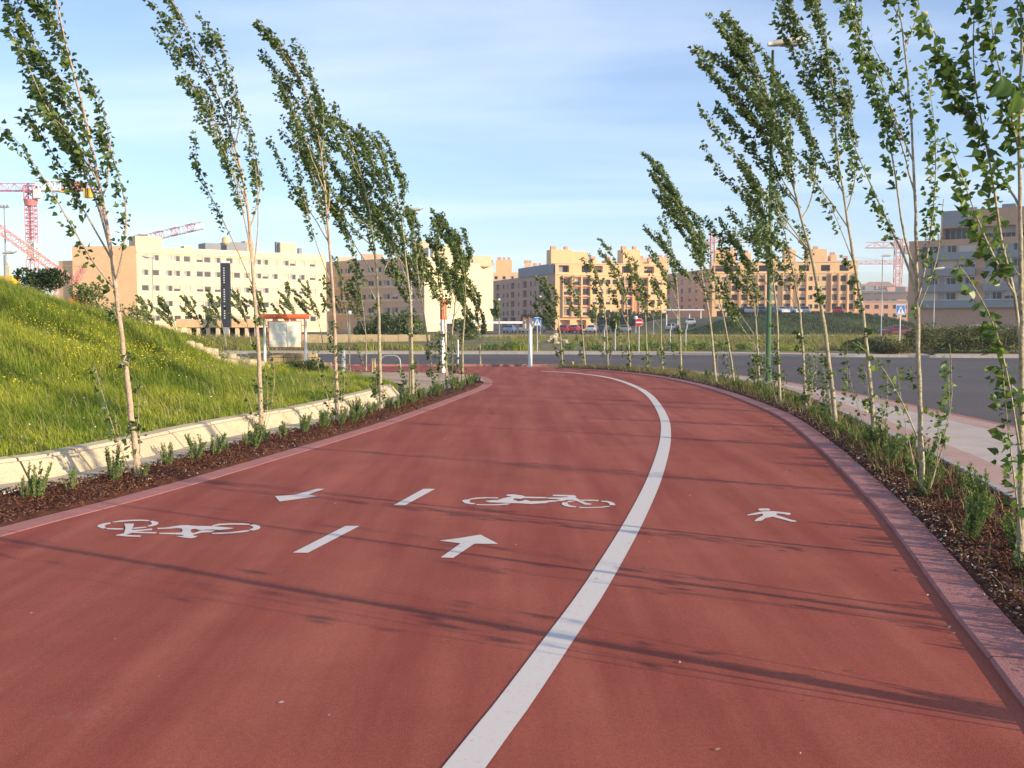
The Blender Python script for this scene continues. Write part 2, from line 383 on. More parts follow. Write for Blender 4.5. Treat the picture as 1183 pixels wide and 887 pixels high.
def block_line(name, line, w, z0, z1, m, seg=1.0, gap=.008, bev=.012, side=1, lab=None):
    """row of kerb stones with open joints along a line; w to the left of travel (side=1)"""
    L = [0]
    for a, b in zip(line, line[1:]): L.append(L[-1] + (b - a).length)
    n = max(1, int(L[-1] / seg)); pts = resample(line, n * 3 + 1); other = offset(pts, w * side)
    mb = MB()
    for i in range(n):
        for j in range(3):
            k = i * 3 + j
            A, B = pts[k].copy(), pts[k + 1].copy(); C, D = other[k + 1].copy(), other[k].copy()
            t = (B - A).normalized()
            if j == 0: A += t * gap; D += t * gap
            if j == 2: B -= t * gap; C -= t * gap
            iw = (D - A).normalized() * bev
            z2 = z1 - bev
            a1, b1, c1, d1 = (Vector((p.x, p.y, z2)) for p in (A, B, C, D))
            a2, b2 = (Vector((p.x, p.y, z1)) + Vector((iw.x, iw.y, 0)) for p in (A, B))
            d2, c2 = (Vector((p.x, p.y, z1)) - Vector((iw.x, iw.y, 0)) for p in (D, C))
            a0, b0, c0, d0 = (Vector((p.x, p.y, z0)) for p in (A, B, C, D))
            mb.quad(a2, b2, c2, d2); mb.quad(a1, b1, b2, a2); mb.quad(c1, d1, d2, c2); mb.quad(a0, b0, b1, a1); mb.quad(c0, d0, d1, c1)
            if j == 0: mb.quad(d0, a0, a1, d1)
            if j == 2: mb.quad(b0, c0, c1, b1)
    o = mb.build(name, m); return tag(o, kind='structure')
block_line('kerb_pink', [p for p in left_in if True], .25, -.1, .004, M['pink_kerb'], 1.0, gap=.004, bev=.002)
block_line('kerb_red', right_in, .27, -.1, .024, M['kerb_red'], 2.0, gap=.004, bev=.014, side=-1)

# right planting bed, footway with pink borders
bed_out_r = smooth_line([Vector((2.9, -9, 0)), Vector((3.1, -2, 0)), Vector((3.75, 4.5, 0))] + g2([(1171, 585.6), (1105.7, 547), (1024, 506), (969, 479), (914.6, 454.6), (860, 443), (830, 438), (800, 432.5), (760, 427.4), (720, 425.1), (680, 424.0), (646, 423.6)]))
def bump_sheet(name, A, B, z, amp, m, nx=14):
    n = 260; A = resample(A, n); B = resample(B, n)
    V = []; F = []
    for i in range(n):
        for j in range(nx + 1):
            p = A[i].lerp(B[i], j / nx); e = math.sin(math.pi * j / nx)
            hgt = z + (amp * (math.sin(p.x * 9.1 + p.y * 3.3) * .3 + math.sin(p.y * 7.7 - p.x * 4.1) * .3 + random.uniform(-.5, .6)) + amp * 1.2) * min(1, e * 2.5)
            V.append((p.x, p.y, hgt))
    for i in range(n - 1):
        for j in range(nx):
            a = i * (nx + 1) + j; F.append((a, a + 1, a + nx + 2, a + nx + 1))
    o = np_mesh(name, V, F, m); return tag(o, kind='structure')
bump_sheet('planting_bed', right_out, bed_out_r, .005, .035, M['mulch'])

foot_out = [p for p in resample(road_edge, 400)]
# footway strips
i_end = 0
inn = resample([p for p in bed_out_r if p.x > -50], 400)
fo_line = smooth_line([Vector((7.3, -9, 0)), Vector((7.6, 2, 0))] + g2([(1138, 489), (1024, 464), (955, 451.5), (900, 441.5), (860, 436), (820, 431.8), (800, 430.6)]), .6)
fi_line = smooth_line([Vector((2.9, -9, 0)), Vector((3.1, -2, 0)), Vector((3.75, 4.5, 0))] + g2([(1171, 585.6), (1105.7, 547), (1024, 506), (969, 479), (914.6, 454.6), (860, 443), (830, 438), (801, 432.6)]))
fi = resample(offset(fi_line, -.09), 220); fo = resample(offset(fo_line, .13), 220)
def lerpline(A, B, t): return [a.lerp(b, t) for a, b in zip(A, B)]
def shift(A, B, d):
    out = []
    for a, b in zip(A, B):
        L = (b - a).length; out.append(a.lerp(b, min(.5, d / max(L, 1e-3))))
    return out
fi2 = shift(fi, fo, .45); fo2 = shift(fo, fi, .5)
mb = MB(); strip(mb, zed(fi2, .055), zed(fo2, .055)); o = struct('footway', mb, M['paver'])
mb = MB(); strip(mb, zed(fi, .056), zed(fi2, .056)); strip(mb, zed(fo2, .056), zed(fo, .056)); struct('footway_border', mb, M['paver_pink'])
block_line('bed_edging', fi_line, .09, -.1, .075, M['grey_kerb'], 1.0, side=-1)
block_line('road_kerb', [p for p in road_edge], .13, -.2, .058, M['pink_kerb'], 1.0, side=1)

# asphalt road and junction
far_edge = smooth_line([Vector((-200, 58, 0)), Vector((-60, 58, 0)), Vector((-20, 57, 0))] + g2([(470, 407.6), (600, 407.8), (740, 408.3), (850, 409.3), (960, 410.8), (1050, 411.2), (1183, 412)]) + [Vector((60, 47, 0)), Vector((200, 40, 0))], 1.0)
mb = MB()
near = zed(road_edge, -.07)
mb.poly([Vector((200, -9, -.07))] + near + [Vector((-200, 39, -.07))] + zed(far_edge, -.07))
struct('asphalt_road', mb, M['asphalt'])
block_line('far_kerb', far_edge, .3, -.2, .06, M['grey_kerb'], 1.0, side=1)
far_out = offset(far_edge, .3)
fo3 = offset(far_edge, 3.4)
mb = MB(); strip(mb, zed(far_out, .045), zed(fo3, .045)); struct('far_pavement', mb, M['sand_pave'])
# tan paving where the path turns left
mb = MB()
ko = next(i for i, p in enumerate(left_out) if p.y > 27.4)
tan = [Vector((-2.5, 22.9, 0)), Vector((-2.0, 22.9, 0)), Vector((-1.72, 24, 0)), Vector((-1.3, 26, 0))] + [p for p in left_out[ko:] if p.x > -9.5]
tan_poly = zed(tan, .012) + [Vector((-9.5, 34.2, .012)), Vector((-6.2, 33.2, .012)), Vector((-5.8, 32.6, .012)), Vector((-4.3, 29.8, .012)), Vector((-2.9, 26.5, .012)), Vector((-2.7, 24.6, .012))]
mb.poly(tan_poly); struct('tan_paving', mb, M['sand_pave'])

# ------------------------------------------------------------------ concrete gutter on the left
gut_line = smooth_line([Vector((-8.8, -9, 0)), Vector((-7.0, -2, 0)), Vector((-5.9, 4, 0))] + g2([(0, 573), (74, 562), (149, 547), (220, 529), (280, 513), (388, 488), (442, 473), (469, 464.5), (487, 456)]), .35)
prof = [(0, -.06), (0, .035), (.07, .03), (.5, .02), (.66, .20), (.70, .205), (.72, .235), (.9, .24), (.91, .22), (.91, -.06)]
def sweep_blocks(mb, line, prof, seg=1.0, gap=.012, sub=3, jit=.006):
    L = sum((b - a).length for a, b in zip(line, line[1:])); n = int(L / seg); pts = resample(line, n * sub + 1)
    offs = [offset(pts, d) for d, z in prof]
    for i in range(n):
        jz = random.uniform(-jit, jit); vs = []
        for j in range(sub + 1):
            k = i * sub + j
            t = (pts[min(k + 1, len(pts) - 1)] - pts[max(k - 1, 0)]).normalized()
            sh = t * (gap if j == 0 else (-gap if j == sub else 0))
            for q, (d, z) in enumerate(prof):
                p = offs[q][k] + sh; vs.append((p.x, p.y, z + jz))
        m_ = len(prof); fs = []
        for j in range(sub):
            for q in range(m_ - 1): fs.append((j * m_ + q, (j + 1) * m_ + q, (j + 1) * m_ + q + 1, j * m_ + q + 1))
        fs.append(tuple(range(m_))); fs.append(tuple(sub * m_ + q for q in range(m_ - 1, -1, -1)))
        mb.add(vs, fs)
mb = MB(); sweep_blocks(mb, gut_line, prof)
gutter = tag(mb.build('drainage_gutter', M['concrete']), 'long pale concrete drainage gutter of jointed blocks below the grassy bank', 'gutter')
bump_sheet('planting_bed', left_out[:ko], gut_line + [Vector((-1.72, 24, 0)), Vector((-1.3, 26, 0)), Vector((-1.0, 27.5, 0))], .005, .03, M['mulch'])

# ------------------------------------------------------------------ grassy bank (height field)
bank_base = offset(gut_line, .95) + [Vector((-2.9, 25.6, 0)), Vector((-4.2, 29.0, 0)), Vector((-5.9, 32.8, 0)), Vector((-6.3, 35.2, 0)), Vector((-9.2, 35.4, 0)), Vector((-14, 36.5, 0)), Vector((-20, 37.5, 0)), Vector((-60, 38, 0))]
BP = np.array([(p.x, p.y) for p in bank_base])
def line_dist(x, y):
    """signed-ish distance to the bank foot: positive on the bank side"""
    x = np.asarray(x, float); y = np.asarray(y, float); best = np.full(x.shape, 1e9); sg = np.zeros(x.shape)
    for (ax, ay), (bx, by) in zip(BP[:-1], BP[1:]):
        dx, dy = bx - ax, by - ay; l2 = dx * dx + dy * dy + 1e-12
        t = np.clip(((x - ax) * dx + (y - ay) * dy) / l2, 0, 1); qx, qy = x - ax - t * dx, y - ay - t * dy
        d = np.hypot(qx, qy); cr = dx * (y - ay) - dy * (x - ax); m = d < best
        best = np.where(m, d, best); sg = np.where(m, np.sign(cr), sg)
    return best * np.where(sg >= 0, 1, -1)
def sstep(a, b, x):
    t = np.clip((x - a) / (b - a), 0, 1); return t * t * (3 - 2 * t)
def bank_h(x, y):
    x = np.asarray(x, float); y = np.asarray(y, float)
    d = np.maximum(line_dist(x, y), 0)
    base = np.minimum(.178 * ((d - 1.6) + np.sqrt((d - 1.6) ** 2 + 1.5)) - .07, 2.9)
    fall = (1 - .70 * sstep(21, 34, y + .2 * (x + 8.0))) * (1 - .62 * sstep(-8.4, -7.0, x) * sstep(18.5, 22.5, y))
    und = .10 * np.sin(x * .9 + y * .35) * sstep(1, 4, d) + .06 * np.sin(y * 1.3 - x * .5) * sstep(1, 4, d)
    return .13 * sstep(0, .5, d) + base * fall + und
gx = np.concatenate([np.linspace(-60, -20, 50), np.linspace(-19.5, -1.5, 100)]); gy = np.linspace(-9, 38.5, 150)
XX, YY = np.meshgrid(gx, gy); DD = line_dist(XX, YY); ZZ = bank_h(XX, YY); ZZ = np.where(DD < 0, -.12 + np.clip(DD, -.6, 0) * .1, ZZ)
V = np.stack([XX, YY, ZZ], -1).reshape(-1, 3); ny, nx = XX.shape
idx = np.arange(ny * nx).reshape(ny, nx); F = np.stack([idx[:-1, :-1], idx[:-1, 1:], idx[1:, 1:], idx[1:, :-1]], -1).reshape(-1, 4)
keep = (DD.reshape(-1)[F] > -.5).all(1)
tag(np_mesh('grass_bank', V, F[keep], M['grass_ground'], smooth=True), kind='structure')

def blades(name, X, Y, Z, h, w, m, lean=(-.35, .1), seed=1, curl=.35, kind='stuff'):
    r = np.random.default_rng(seed); n = len(X); th = r.uniform(0, 2 * np.pi, n)
    sx, sy = np.cos(th) * w / 2, np.sin(th) * w / 2
    lx = (lean[0] + r.normal(0, curl, n)) * h; ly = (lean[1] + r.normal(0, curl, n)) * h
    V = np.zeros((n, 5, 3))
    V[:, 0] = np.stack([X - sx, Y - sy, Z - .03], 1); V[:, 1] = np.stack([X + sx, Y + sy, Z - .03], 1)
    V[:, 2] = np.stack([X + sx * .75 + lx * .3, Y + sy * .75 + ly * .3, Z + h * .55], 1); V[:, 3] = np.stack([X - sx * .75 + lx * .3, Y - sy * .75 + ly * .3, Z + h * .55], 1)
    V[:, 4] = np.stack([X + lx, Y + ly, Z + h], 1)
    b = np.arange(n) * 5
    F = np.concatenate([np.stack([b, b + 1, b + 2], 1), np.stack([b, b + 2, b + 3], 1), np.stack([b + 3, b + 2, b + 4], 1)])
    o = np_mesh(name, V.reshape(-1, 3), F, m); return tag(o, kind=kind)
def clump_noise(x, y):
    return (np.sin(x * 1.7 + 1.3 * np.sin(y * 1.1)) + np.sin(y * 2.1 + 1.7 * np.sin(x * .8 + 2)) + .7 * np.sin(x * 4.3 + y * 3.1)) / 2.7
# dense blades on the visible side of the bank
def scatter_bank(n, near_bias=True):
    xs = rng.uniform(-17, -2, n * 3); ys = rng.uniform(4, 37, n * 3)
    d = line_dist(xs, ys); vis = (d > .02) & (xs > -.56 * ys - 1.2) & (d < 13)
    w = np.clip(1.5 - ys / 32, .35, 1)
    ok = vis & (rng.uniform(0, 1, n * 3) < w)
    return xs[ok][:n], ys[ok][:n]
xs, ys = scatter_bank(210000)
cl = clump_noise(xs, ys); zz = bank_h(xs, ys); dd = line_dist(xs, ys)
hh = np.clip((.15 + .08 * cl + .045 * rng.normal(size=len(xs))) * (0.55 + .6 * np.clip(dd / 2, 0, 1)), .05, .42)
blades('grass', xs, ys, zz, hh, .0085 + .004 * rng.uniform(size=len(xs)), M['grass'], seed=3)
# taller seeding stalks
xs, ys = scatter_bank(3500); zz = bank_h(xs, ys)
M['stalk'] = island_mat('seed_stalk', [(.30, .34, .10), (.42, .38, .18), (.48, .33, .2)], .7, .3, .2)
blades('seeding_grass', xs, ys, zz, rng.uniform(.22, .42, len(xs)), np.full(len(xs), .007), M['stalk'], seed=5, curl=.2)
# yellow and white flowers
def flowers(name, X, Y, Z, s, m, seed):
    r = np.random.default_rng(seed); n = len(X); V = np.zeros((n, 4, 3)); C = np.stack([X, Y, Z], 1)
    a = r.normal(size=(n, 3)); a /= np.linalg.norm(a, axis=1)[:, None]; b = np.cross(a, r.normal(size=(n, 3))); b /= np.linalg.norm(b, axis=1)[:, None]
    V[:, 0] = C - a * s; V[:, 1] = C - b * s; V[:, 2] = C + a * s; V[:, 3] = C + b * s
    k = np.arange(n) * 4; F = np.stack([k, k + 1, k + 2, k + 3], 1)
    return tag(np_mesh(name, V.reshape(-1, 3), F, m), kind='stuff')
xs, ys = scatter_bank(25000); dd = line_dist(xs, ys); cl = np.sin(xs * .8 + 1) + np.sin(ys * .9 + xs * .4) + .6 * np.sin(xs * 3.1 - ys * 2.2)
ok = (dd > 2.6) & (cl + rng.normal(0, .5, len(xs)) > .75) & (ys < 30); xs, ys = xs[ok], ys[ok]
flowers('yellow_wildflowers', xs, ys, bank_h(xs, ys) + rng.uniform(.18, .42, len(xs)), .011, M['flower'], 2)
xs, ys = scatter_bank(1500); dd = line_dist(xs, ys); ok = (dd < 3) & (dd > .15); xs, ys = xs[ok][:170], ys[ok][:170]
flowers('white_wildflowers', xs, ys, bank_h(xs, ys) + rng.uniform(.1, .25, len(xs)), .013, M['flower_white'], 4)

# ------------------------------------------------------------------ land across the road
def land(name, x0, x1, y0, y1, fn, m, nx=60, ny=40):
    xs = np.linspace(x0, x1, nx); ys = np.linspace(y0, y1, ny); X, Y = np.meshgrid(xs, ys); Z = fn(X, Y)
    idx = np.arange(nx * ny).reshape(ny, nx); F = np.stack([idx[:-1, :-1], idx[:-1, 1:], idx[1:, 1:], idx[1:, :-1]], -1).reshape(-1, 4)
    return tag(np_mesh(name, np.stack([X, Y, Z], -1).reshape(-1, 3), F, m, smooth=True), kind='structure')
def far_h(X, Y):
    """land beyond the junction: rough weedy plot, back road, rising car park on the right"""
    rise = 3.3 * sstep(27, 42, X) * sstep(150, 172, Y) * (1 - .62 * sstep(58, 74, X))
    return -.02 + .10 * np.sin(X * .23 + Y * .1) * sstep(63, 70, Y) * (1 - sstep(120, 130, Y)) + .12 * sstep(64, 70, Y) * (1 - sstep(118, 128, Y)) + rise
land('weed_field', -260, 260, 58.5, 400, far_h, M['weed_ground'], 180, 110)
mb = MB()
mb.quad((-200, 131, .03), (260, 131, .03), (260, 143, .03), (-200, 143, .03)); struct('back_road', mb, M['asphalt'])
mb = MB(); mb.box((30, 130.4, .03), (460, .6, .16)); struct('back_road_kerb', mb, M['grey_kerb'])
mb = MB(); mb.box((30, 146.2, .05), (460, 3, .14)); struct('back_pavement', mb, M['sand_pave'])
mb = MB(); mb.quad((-40, 172, .06), (24, 172, .06), (18, 400, .06), (-40, 400, .06)); struct('parking_asphalt', mb, M['asphalt'])
mb = MB(); mb.poly(zed(fo3, .02) + [Vector((200, 64, .02)), Vector((-200, 64, .02))]); struct('weedy_verge', mb, M['weed_ground'])
# green slope sheet in front of the car park on the right
land('green_slope', 27, 66, 147.8, 173.5, lambda X, Y: far_h(X, Y) + .08 + .15 * np.sin(X * .4 + Y * .3), M['bank_far'], 90, 24)
mb = MB(); mb.quad((41.5, 174, 3.42), (60, 174, 3.42), (60, 182, 3.42), (41.5, 182, 3.42)); struct('parking_terrace', mb, M['asphalt'])
# weeds as tufts of blades over the plot
n = 70000; X = rng.uniform(-34, 66, n); Y = 61.5 + (rng.uniform(0, 1, n) ** 1.5) * 58
ok = np.abs(X / Y) < .58; cl = clump_noise(X * .35, Y * .3); ok &= (cl + rng.normal(0, .35, n)) > -.45
bare = ((np.abs(X - (-9)) < 9) & (Y > 66) & (Y < 92)) | ((np.abs(X / Y - .0436) < .03) & (Y < 78)); ok &= ~bare
X, Y = X[ok], Y[ok]; cl = cl[ok]
blades('weeds', X, Y, far_h(X, Y), np.clip(.34 + .34 * cl + .14 * rng.normal(size=len(X)), .08, 1.2), .035 + .03 * rng.uniform(size=len(X)), M['weed'], seed=8, lean=(-.2, 0))
n = 9000; X = rng.uniform(-20, 45, n); Y = rng.uniform(59.5, 61.8, n) ; ok = np.sin(X * 1.9) + np.sin(X * .77 + 1) + rng.normal(0, .3, n) > .9
blades('roadside_weeds', X[ok], Y[ok], np.full(ok.sum(), .03), rng.uniform(.15, .5, ok.sum()), np.full(ok.sum(), .035), M['grass'], seed=9)
n = 18000; X = rng.uniform(28, 66, n); Y = rng.uniform(149, 172, n)
blades('slope_grass', X, Y, far_h(X, Y), rng.uniform(.2, .6, n), np.full(n, .08), M['leaf_dark'], seed=10, lean=(-.2, 0))
# weeds in the strip bed behind the far end of the path and at the bed's foot
seg = [p for p in resample(bed_out_r, 900) if p.y > 4]
X = []; Y = []
rin = resample([p for p in right_out if p.y > 3.4], len(seg))
for i in range(17000):
    k = random.randrange(len(seg)); t = random.betavariate(2, 2)
    if random.random() > (.10 if seg[k].y < 11 else .28 if seg[k].y < 20 else .6): continue
    p = rin[k].lerp(seg[k], t); X.append(p.x); Y.append(p.y)
X = np.array(X); Y = np.array(Y)
blades('bed_weeds', X, Y, np.full(len(X), .02), rng.uniform(.05, .22, len(X)), np.full(len(X), .012), M['bedweed'], seed=12)

# ------------------------------------------------------------------ bark chips and pebbles
def chips(name, A, B, n, m, smin, smax, seed, tpow=1.0, ymin=2.5, ymax=24, z=.05):
    r = np.random.default_rng(seed); A = resample(A, 600); B = resample(B, 600)
    ids = r.integers(0, 599, n * 3); t = r.uniform(0, 1, n * 3) ** tpow
    Ax = np.array([(p.x, p.y) for p in A]); Bx = np.array([(p.x, p.y) for p in B])
    C = Ax[ids] * (1 - t)[:, None] + Bx[ids] * t[:, None]; C += r.normal(0, .03, C.shape)
    w = np.clip(9 / np.maximum(C[:, 1], 1), .12, 1); ok = (C[:, 1] > ymin) & (C[:, 1] < ymax) & (r.uniform(size=n * 3) < w); C = C[ok][:n]; n = len(C)
    L = r.uniform(smin, smax, n); wd = L * r.uniform(.25, .6, n)
    a = r.normal(size=(n, 3)) * (1, 1, .35); a /= np.linalg.norm(a, axis=1)[:, None]; b = np.cross(a, r.normal(size=(n, 3)) * (.4, .4, 1)); b /= np.linalg.norm(b, axis=1)[:, None]
    c = np.cross(a, b); ctr = np.concatenate([C, (z + r.uniform(-.01, .03, n))[:, None]], 1)
    V = np.zeros((n, 6, 3)); V[:, 0] = ctr - a * L[:, None] / 2; V[:, 1] = ctr + b * wd[:, None] / 2; V[:, 2] = ctr + a * L[:, None] / 2; V[:, 3] = ctr - b * wd[:, None] / 2
    V[:, 4] = ctr + c * wd[:, None] * .28; V[:, 5] = ctr - c * wd[:, None] * .28
    k = np.arange(n) * 6; F = np.concatenate([np.stack([k + i, k + (i + 1) % 4, k + 4], 1) for i in range(4)] + [np.stack([k + (i + 1) % 4, k + i, k + 5], 1) for i in range(4)])
    return tag(np_mesh(name, V.reshape(-1, 3), F, m), kind='stuff')
lo_near = [p for p in left_out if p.y < 25 and p.x > -8]
chips('bark_chips', right_out, bed_out_r, 30000, M['chip'], .015, .05, 1, ymin=2.5, ymax=26)
lo6 = [p for p in left_out if 4 < p.y < 21]; gu6 = [p for p in gut_line if 5.5 < p.y < 21.5]
chips('bark_chips', lo6, gu6, 20000, M['chip'], .015, .05, 2, ymin=4)
ro = [p for p in right_out if p.y > 3]
chips('pebbles', ro, offset(ro, -.17), 1500, M['pebble'], .012, .04, 3, 1.6, ymin=3, ymax=30, z=.052)
chips('pebbles', lo6, offset(lo6, .2), 300, M['pebble'], .015, .035, 4, 1.6, ymin=4, z=.045)

# dry leaf and bark litter blown onto the path
r_ = np.random.default_rng(77); n_ = 420
pts_l = []
ri_, li_ = resample([p for p in right_in if p.y < 33], 400), resample([p for p in left_in[:ko] if True], 400)
for i in range(n_):
    k = random.randrange(110, 395); t = random.choice([random.random(), random.betavariate(.5, 2.2), random.betavariate(.5, 2.2)]); p = ri_[k].lerp(li_[k], min(.98, max(.01, t))); pts_l.append((p.x, p.y))
A_ = np.array(pts_l); Vl = []; Fl = []
for i, (x, y) in enumerate(A_):
    L_l = random.uniform(.005, .017); a_ = random.uniform(0, 6.28); c_, s_ = math.cos(a_), math.sin(a_); b_ = len(Vl)
    for u_, v_, z_ in ((-1, 0, .003), (0, -.45, .004), (1, 0, .003 + L_l * .3), (0, .45, .009)): Vl.append((x + (u_ * c_ - v_ * s_) * L_l, y + (u_ * s_ + v_ * c_) * L_l, z_ + .001))
    Fl.append((b_, b_ + 1, b_ + 2, b_ + 3))
M['litter'] = island_mat('litter', [(.12, .05, .025), (.3, .17, .1), (.5, .42, .34), (.08, .035, .02)], .9, 0, .2)
tag(np_mesh('leaf_litter', Vl, Fl, M['litter']), kind='stuff')

# ------------------------------------------------------------------ painted markings
def marking(name, polys, label, src=None, k=None, group=None, z=.004):
    """polys: ground outlines given as picture points, laid out on the flat path"""
    mb = MB()
    for pl in polys:
        pts = [((x / k + src[0], y / k + src[1]) if src else (x, y)) for x, y in pl]
        mb.poly([G(x, y) + Vector((0, 0, z)) for x, y in pts])
    o = mb.build(name, M['paint']); return tag(o, label, 'road marking', group)
wl = smooth_line([Vector((-2.55, -9, 0)), Vector((-1.75, -3, 0)), Vector((-.9, .9, 0))] + g2([(535, 889), (588, 820), (645, 740), (690, 675), (735, 598), (759, 545), (769, 505), (766, 480), (752, 458.5), (735, 447), (712, 438.5), (690, 434), (660, 430.6), (625, 428.6)]), .25)
wlL = offset(wl, .075); wlR = offset(wl, -.075)
mb = MB(); strip(mb, zed(wlR, .004), zed(wlL, .004)); struct('lane_line', mb, M['paint'])
marking('lane_dash', [[(338, 639), (399, 608), (415.5, 608), (356, 639)]], 'near white centre dash painted on the red path', group='painted centre dashes')
marking('lane_dash', [[(454.5, 584), (489, 565), (503, 565), (468, 584)]], 'far white centre dash painted on the red path, crossed by a shadow', group='painted centre dashes')
marking('lane_arrow', [[(317.5, 573.5), (341, 571.8), (366, 565), (375, 565), (356, 571.6), (367, 573.6), (323, 579.7)]], 'white arrow pointing towards the viewer on the left cycle lane', group='painted lane arrows')
marking('lane_arrow', [[(507.5, 625), (529, 622.3), (555, 618), (575.5, 628.7), (548, 628.6), (523.5, 645), (509, 644.5), (532, 628.2)]], 'white arrow pointing away from the viewer on the right cycle lane', group='painted lane arrows')
K = 11.83
# left cycle symbol, first half traced from (105,590), second half from (205,590)
A = [
 [(270, 165), (265, 185), (215, 195), (185, 215), (212, 245), (150, 248), (85, 220), (100, 200), (170, 178)],
 [(290, 158), (400, 138), (560, 128), (700, 126), (800, 134), (790, 148), (700, 144), (560, 146), (430, 155), (310, 166)],
 [(800, 146), (850, 143), (915, 160), (925, 178), (900, 200), (830, 218), (775, 220), (780, 208), (830, 190), (835, 175)],
 [(205, 243), (300, 243), (440, 247), (440, 262), (330, 264), (225, 258)],
 [(575, 238), (680, 228), (760, 222), (765, 232), (690, 245), (580, 254)],
 [(455, 183), (590, 180), (575, 235), (560, 268), (700, 262), (838, 248), (838, 270), (700, 280), (610, 290), (760, 295), (905, 298), (880, 316), (700, 312), (560, 306), (480, 332), (560, 340), (690, 345), (675, 362), (500, 358), (340, 345), (350, 335), (450, 315), (475, 240)],
]
B = [
 [(-280, 240), (-160, 236), (-60, 220), (60, 203), (140, 202), (240, 212), (460, 216), (620, 228), (780, 242), (700, 256), (580, 268), (480, 262), (300, 268), (250, 252), (190, 256), (180, 290), (215, 312), (260, 300), (330, 272), (520, 275), (450, 300), (330, 305), (215, 334), (215, 348), (280, 350), (240, 372), (180, 382), (100, 374), (0, 358), (-20, 352), (90, 350), (60, 333), (-40, 328), (-250, 322), (-250, 308), (-60, 306), (50, 304), (72, 280), (60, 250), (0, 243), (-100, 250), (-270, 256)],
 [(470, 208), (560, 184), (720, 176), (900, 176), (985, 184), (985, 200), (860, 196), (700, 196), (580, 204), (490, 218)],
 [(460, 310), (600, 302), (760, 294), (900, 276), (980, 270), (978, 286), (880, 300), (760, 314), (600, 322), (480, 322)],
 [(980, 200), (1060, 192), (1120, 210), (1136, 232), (1110, 258), (1050, 274), (982, 272), (985, 262), (1035, 240), (1030, 222)],
]
def conv(pls, ox, oy, k): return [[(x / k + ox, y / k + oy) for x, y in pl] for pl in pls]
marking('bicycle_symbol', conv(A, 105, 590, K) + conv(B, 205, 590, K), 'white bicycle symbol on the left cycle lane beside the pink kerb', group='painted bicycle symbols')
K2 = 1183 / 95
A = [
 [(45, 238), (70, 222), (150, 214), (165, 232), (150, 246), (170, 262), (240, 272), (232, 286), (160, 282), (85, 268)],
 [(145, 208), (250, 190), (380, 184), (570, 188), (566, 202), (420, 198), (290, 204), (190, 216), (150, 222)],
 [(250, 284), (380, 288), (560, 284), (690, 272), (750, 276), (690, 292), (560, 300), (380, 300), (255, 296)],
 [(375, 240), (480, 226), (560, 226), (600, 210), (700, 184), (770, 180), (680, 160), (690, 145), (780, 142), (910, 158), (960, 176), (1183, 180), (1290, 184), (1290, 198), (1183, 200), (1050, 198), (940, 196), (900, 206), (850, 204), (800, 200), (780, 226), (820, 228), (850, 244), (910, 238), (960, 220), (1030, 240), (1183, 238), (1330, 228), (1425, 230), (1420, 244), (1300, 254), (1250, 270), (1183, 272), (1050, 282), (900, 272), (740, 268), (600, 262), (450, 258)],
]
B = [
 [(228, 150), (330, 148), (540, 156), (570, 170), (560, 188), (640, 232), (700, 262), (800, 282), (760, 292), (690, 290), (580, 240), (520, 222), (430, 224), (360, 238), (275, 236), (275, 222), (340, 214), (300, 208), (150, 206), (146, 188), (300, 188), (430, 184), (470, 176), (330, 170), (235, 168)],
 [(360, 270), (385, 256), (440, 258), (455, 290), (500, 306), (570, 316), (565, 328), (470, 324), (400, 308), (362, 290)],
 [(425, 252), (470, 234), (560, 232), (540, 242), (460, 256)],
 [(620, 222), (760, 218), (890, 224), (888, 240), (740, 234), (640, 238)],
 [(925, 236), (1010, 236), (1090, 256), (1136, 284), (1120, 300), (1050, 298), (1045, 276), (1010, 256), (930, 248)],
 [(600, 324), (760, 328), (920, 322), (1040, 308), (1055, 318), (930, 334), (760, 340), (620, 338)],
]
marking('bicycle_symbol', conv(A, 530, 560, K2) + conv(B, 620, 560, K2), 'white bicycle symbol on the right cycle lane beside the curved white line', group='painted bicycle symbols')
K3 = 1183 / 120
marking('pedestrian_symbol', conv([[(355, 278), (380, 274), (470, 274), (496, 288), (480, 297), (380, 298), (358, 292)],
 [(225, 346), (310, 326), (400, 308), (520, 304), (620, 314), (715, 324), (728, 340), (700, 350), (650, 338), (566, 328), (562, 350), (640, 372), (720, 400), (792, 416), (780, 426), (720, 422), (640, 400), (520, 368), (440, 380), (395, 412), (320, 420), (312, 410), (350, 384), (412, 352), (400, 332), (340, 342), (240, 354)]], 840, 560, K3),
 'white walking figure painted on the right-hand footpath lane')

# ------------------------------------------------------------------ poplar saplings
def leaf_arrays(C, Ax, size, seed, wide=.95):
    r = np.random.default_rng(seed); n = len(C)
    a = Ax / np.linalg.norm(Ax, axis=1)[:, None]; q = r.normal(size=(n, 3)); s = np.cross(a, q); s /= np.linalg.norm(s, axis=1)[:, None]; nn = np.cross(a, s)
    L = size * r.uniform(.5, 1.08, n); w = L * wide; fold = r.uniform(-.08, .30, n) * L; curl = r.uniform(-.25, .12, n) * L
    V = np.zeros((n, 8, 3)); V[:, 0] = C
    for i, (t, k) in enumerate([(.04, .30), (.26, .52), (.62, .27)]):
        m = C + a * (L * t)[:, None] + nn * ((2 * k * fold + t * t * curl))[:, None]
        V[:, 1 + i] = m + s * (w * k)[:, None]; V[:, 7 - i] = m - s * (w * k)[:, None]
    V[:, 4] = C + a * L[:, None] + nn * curl[:, None]
    k = np.arange(n) * 8
    F = np.concatenate([np.stack([k, k + 1, k + 2, k + 3, k + 4], 1), np.stack([k, k + 4, k + 5, k + 6, k + 7], 1)])
    return V.reshape(-1, 3), F
WIND = Vector((-1, .12, .0))
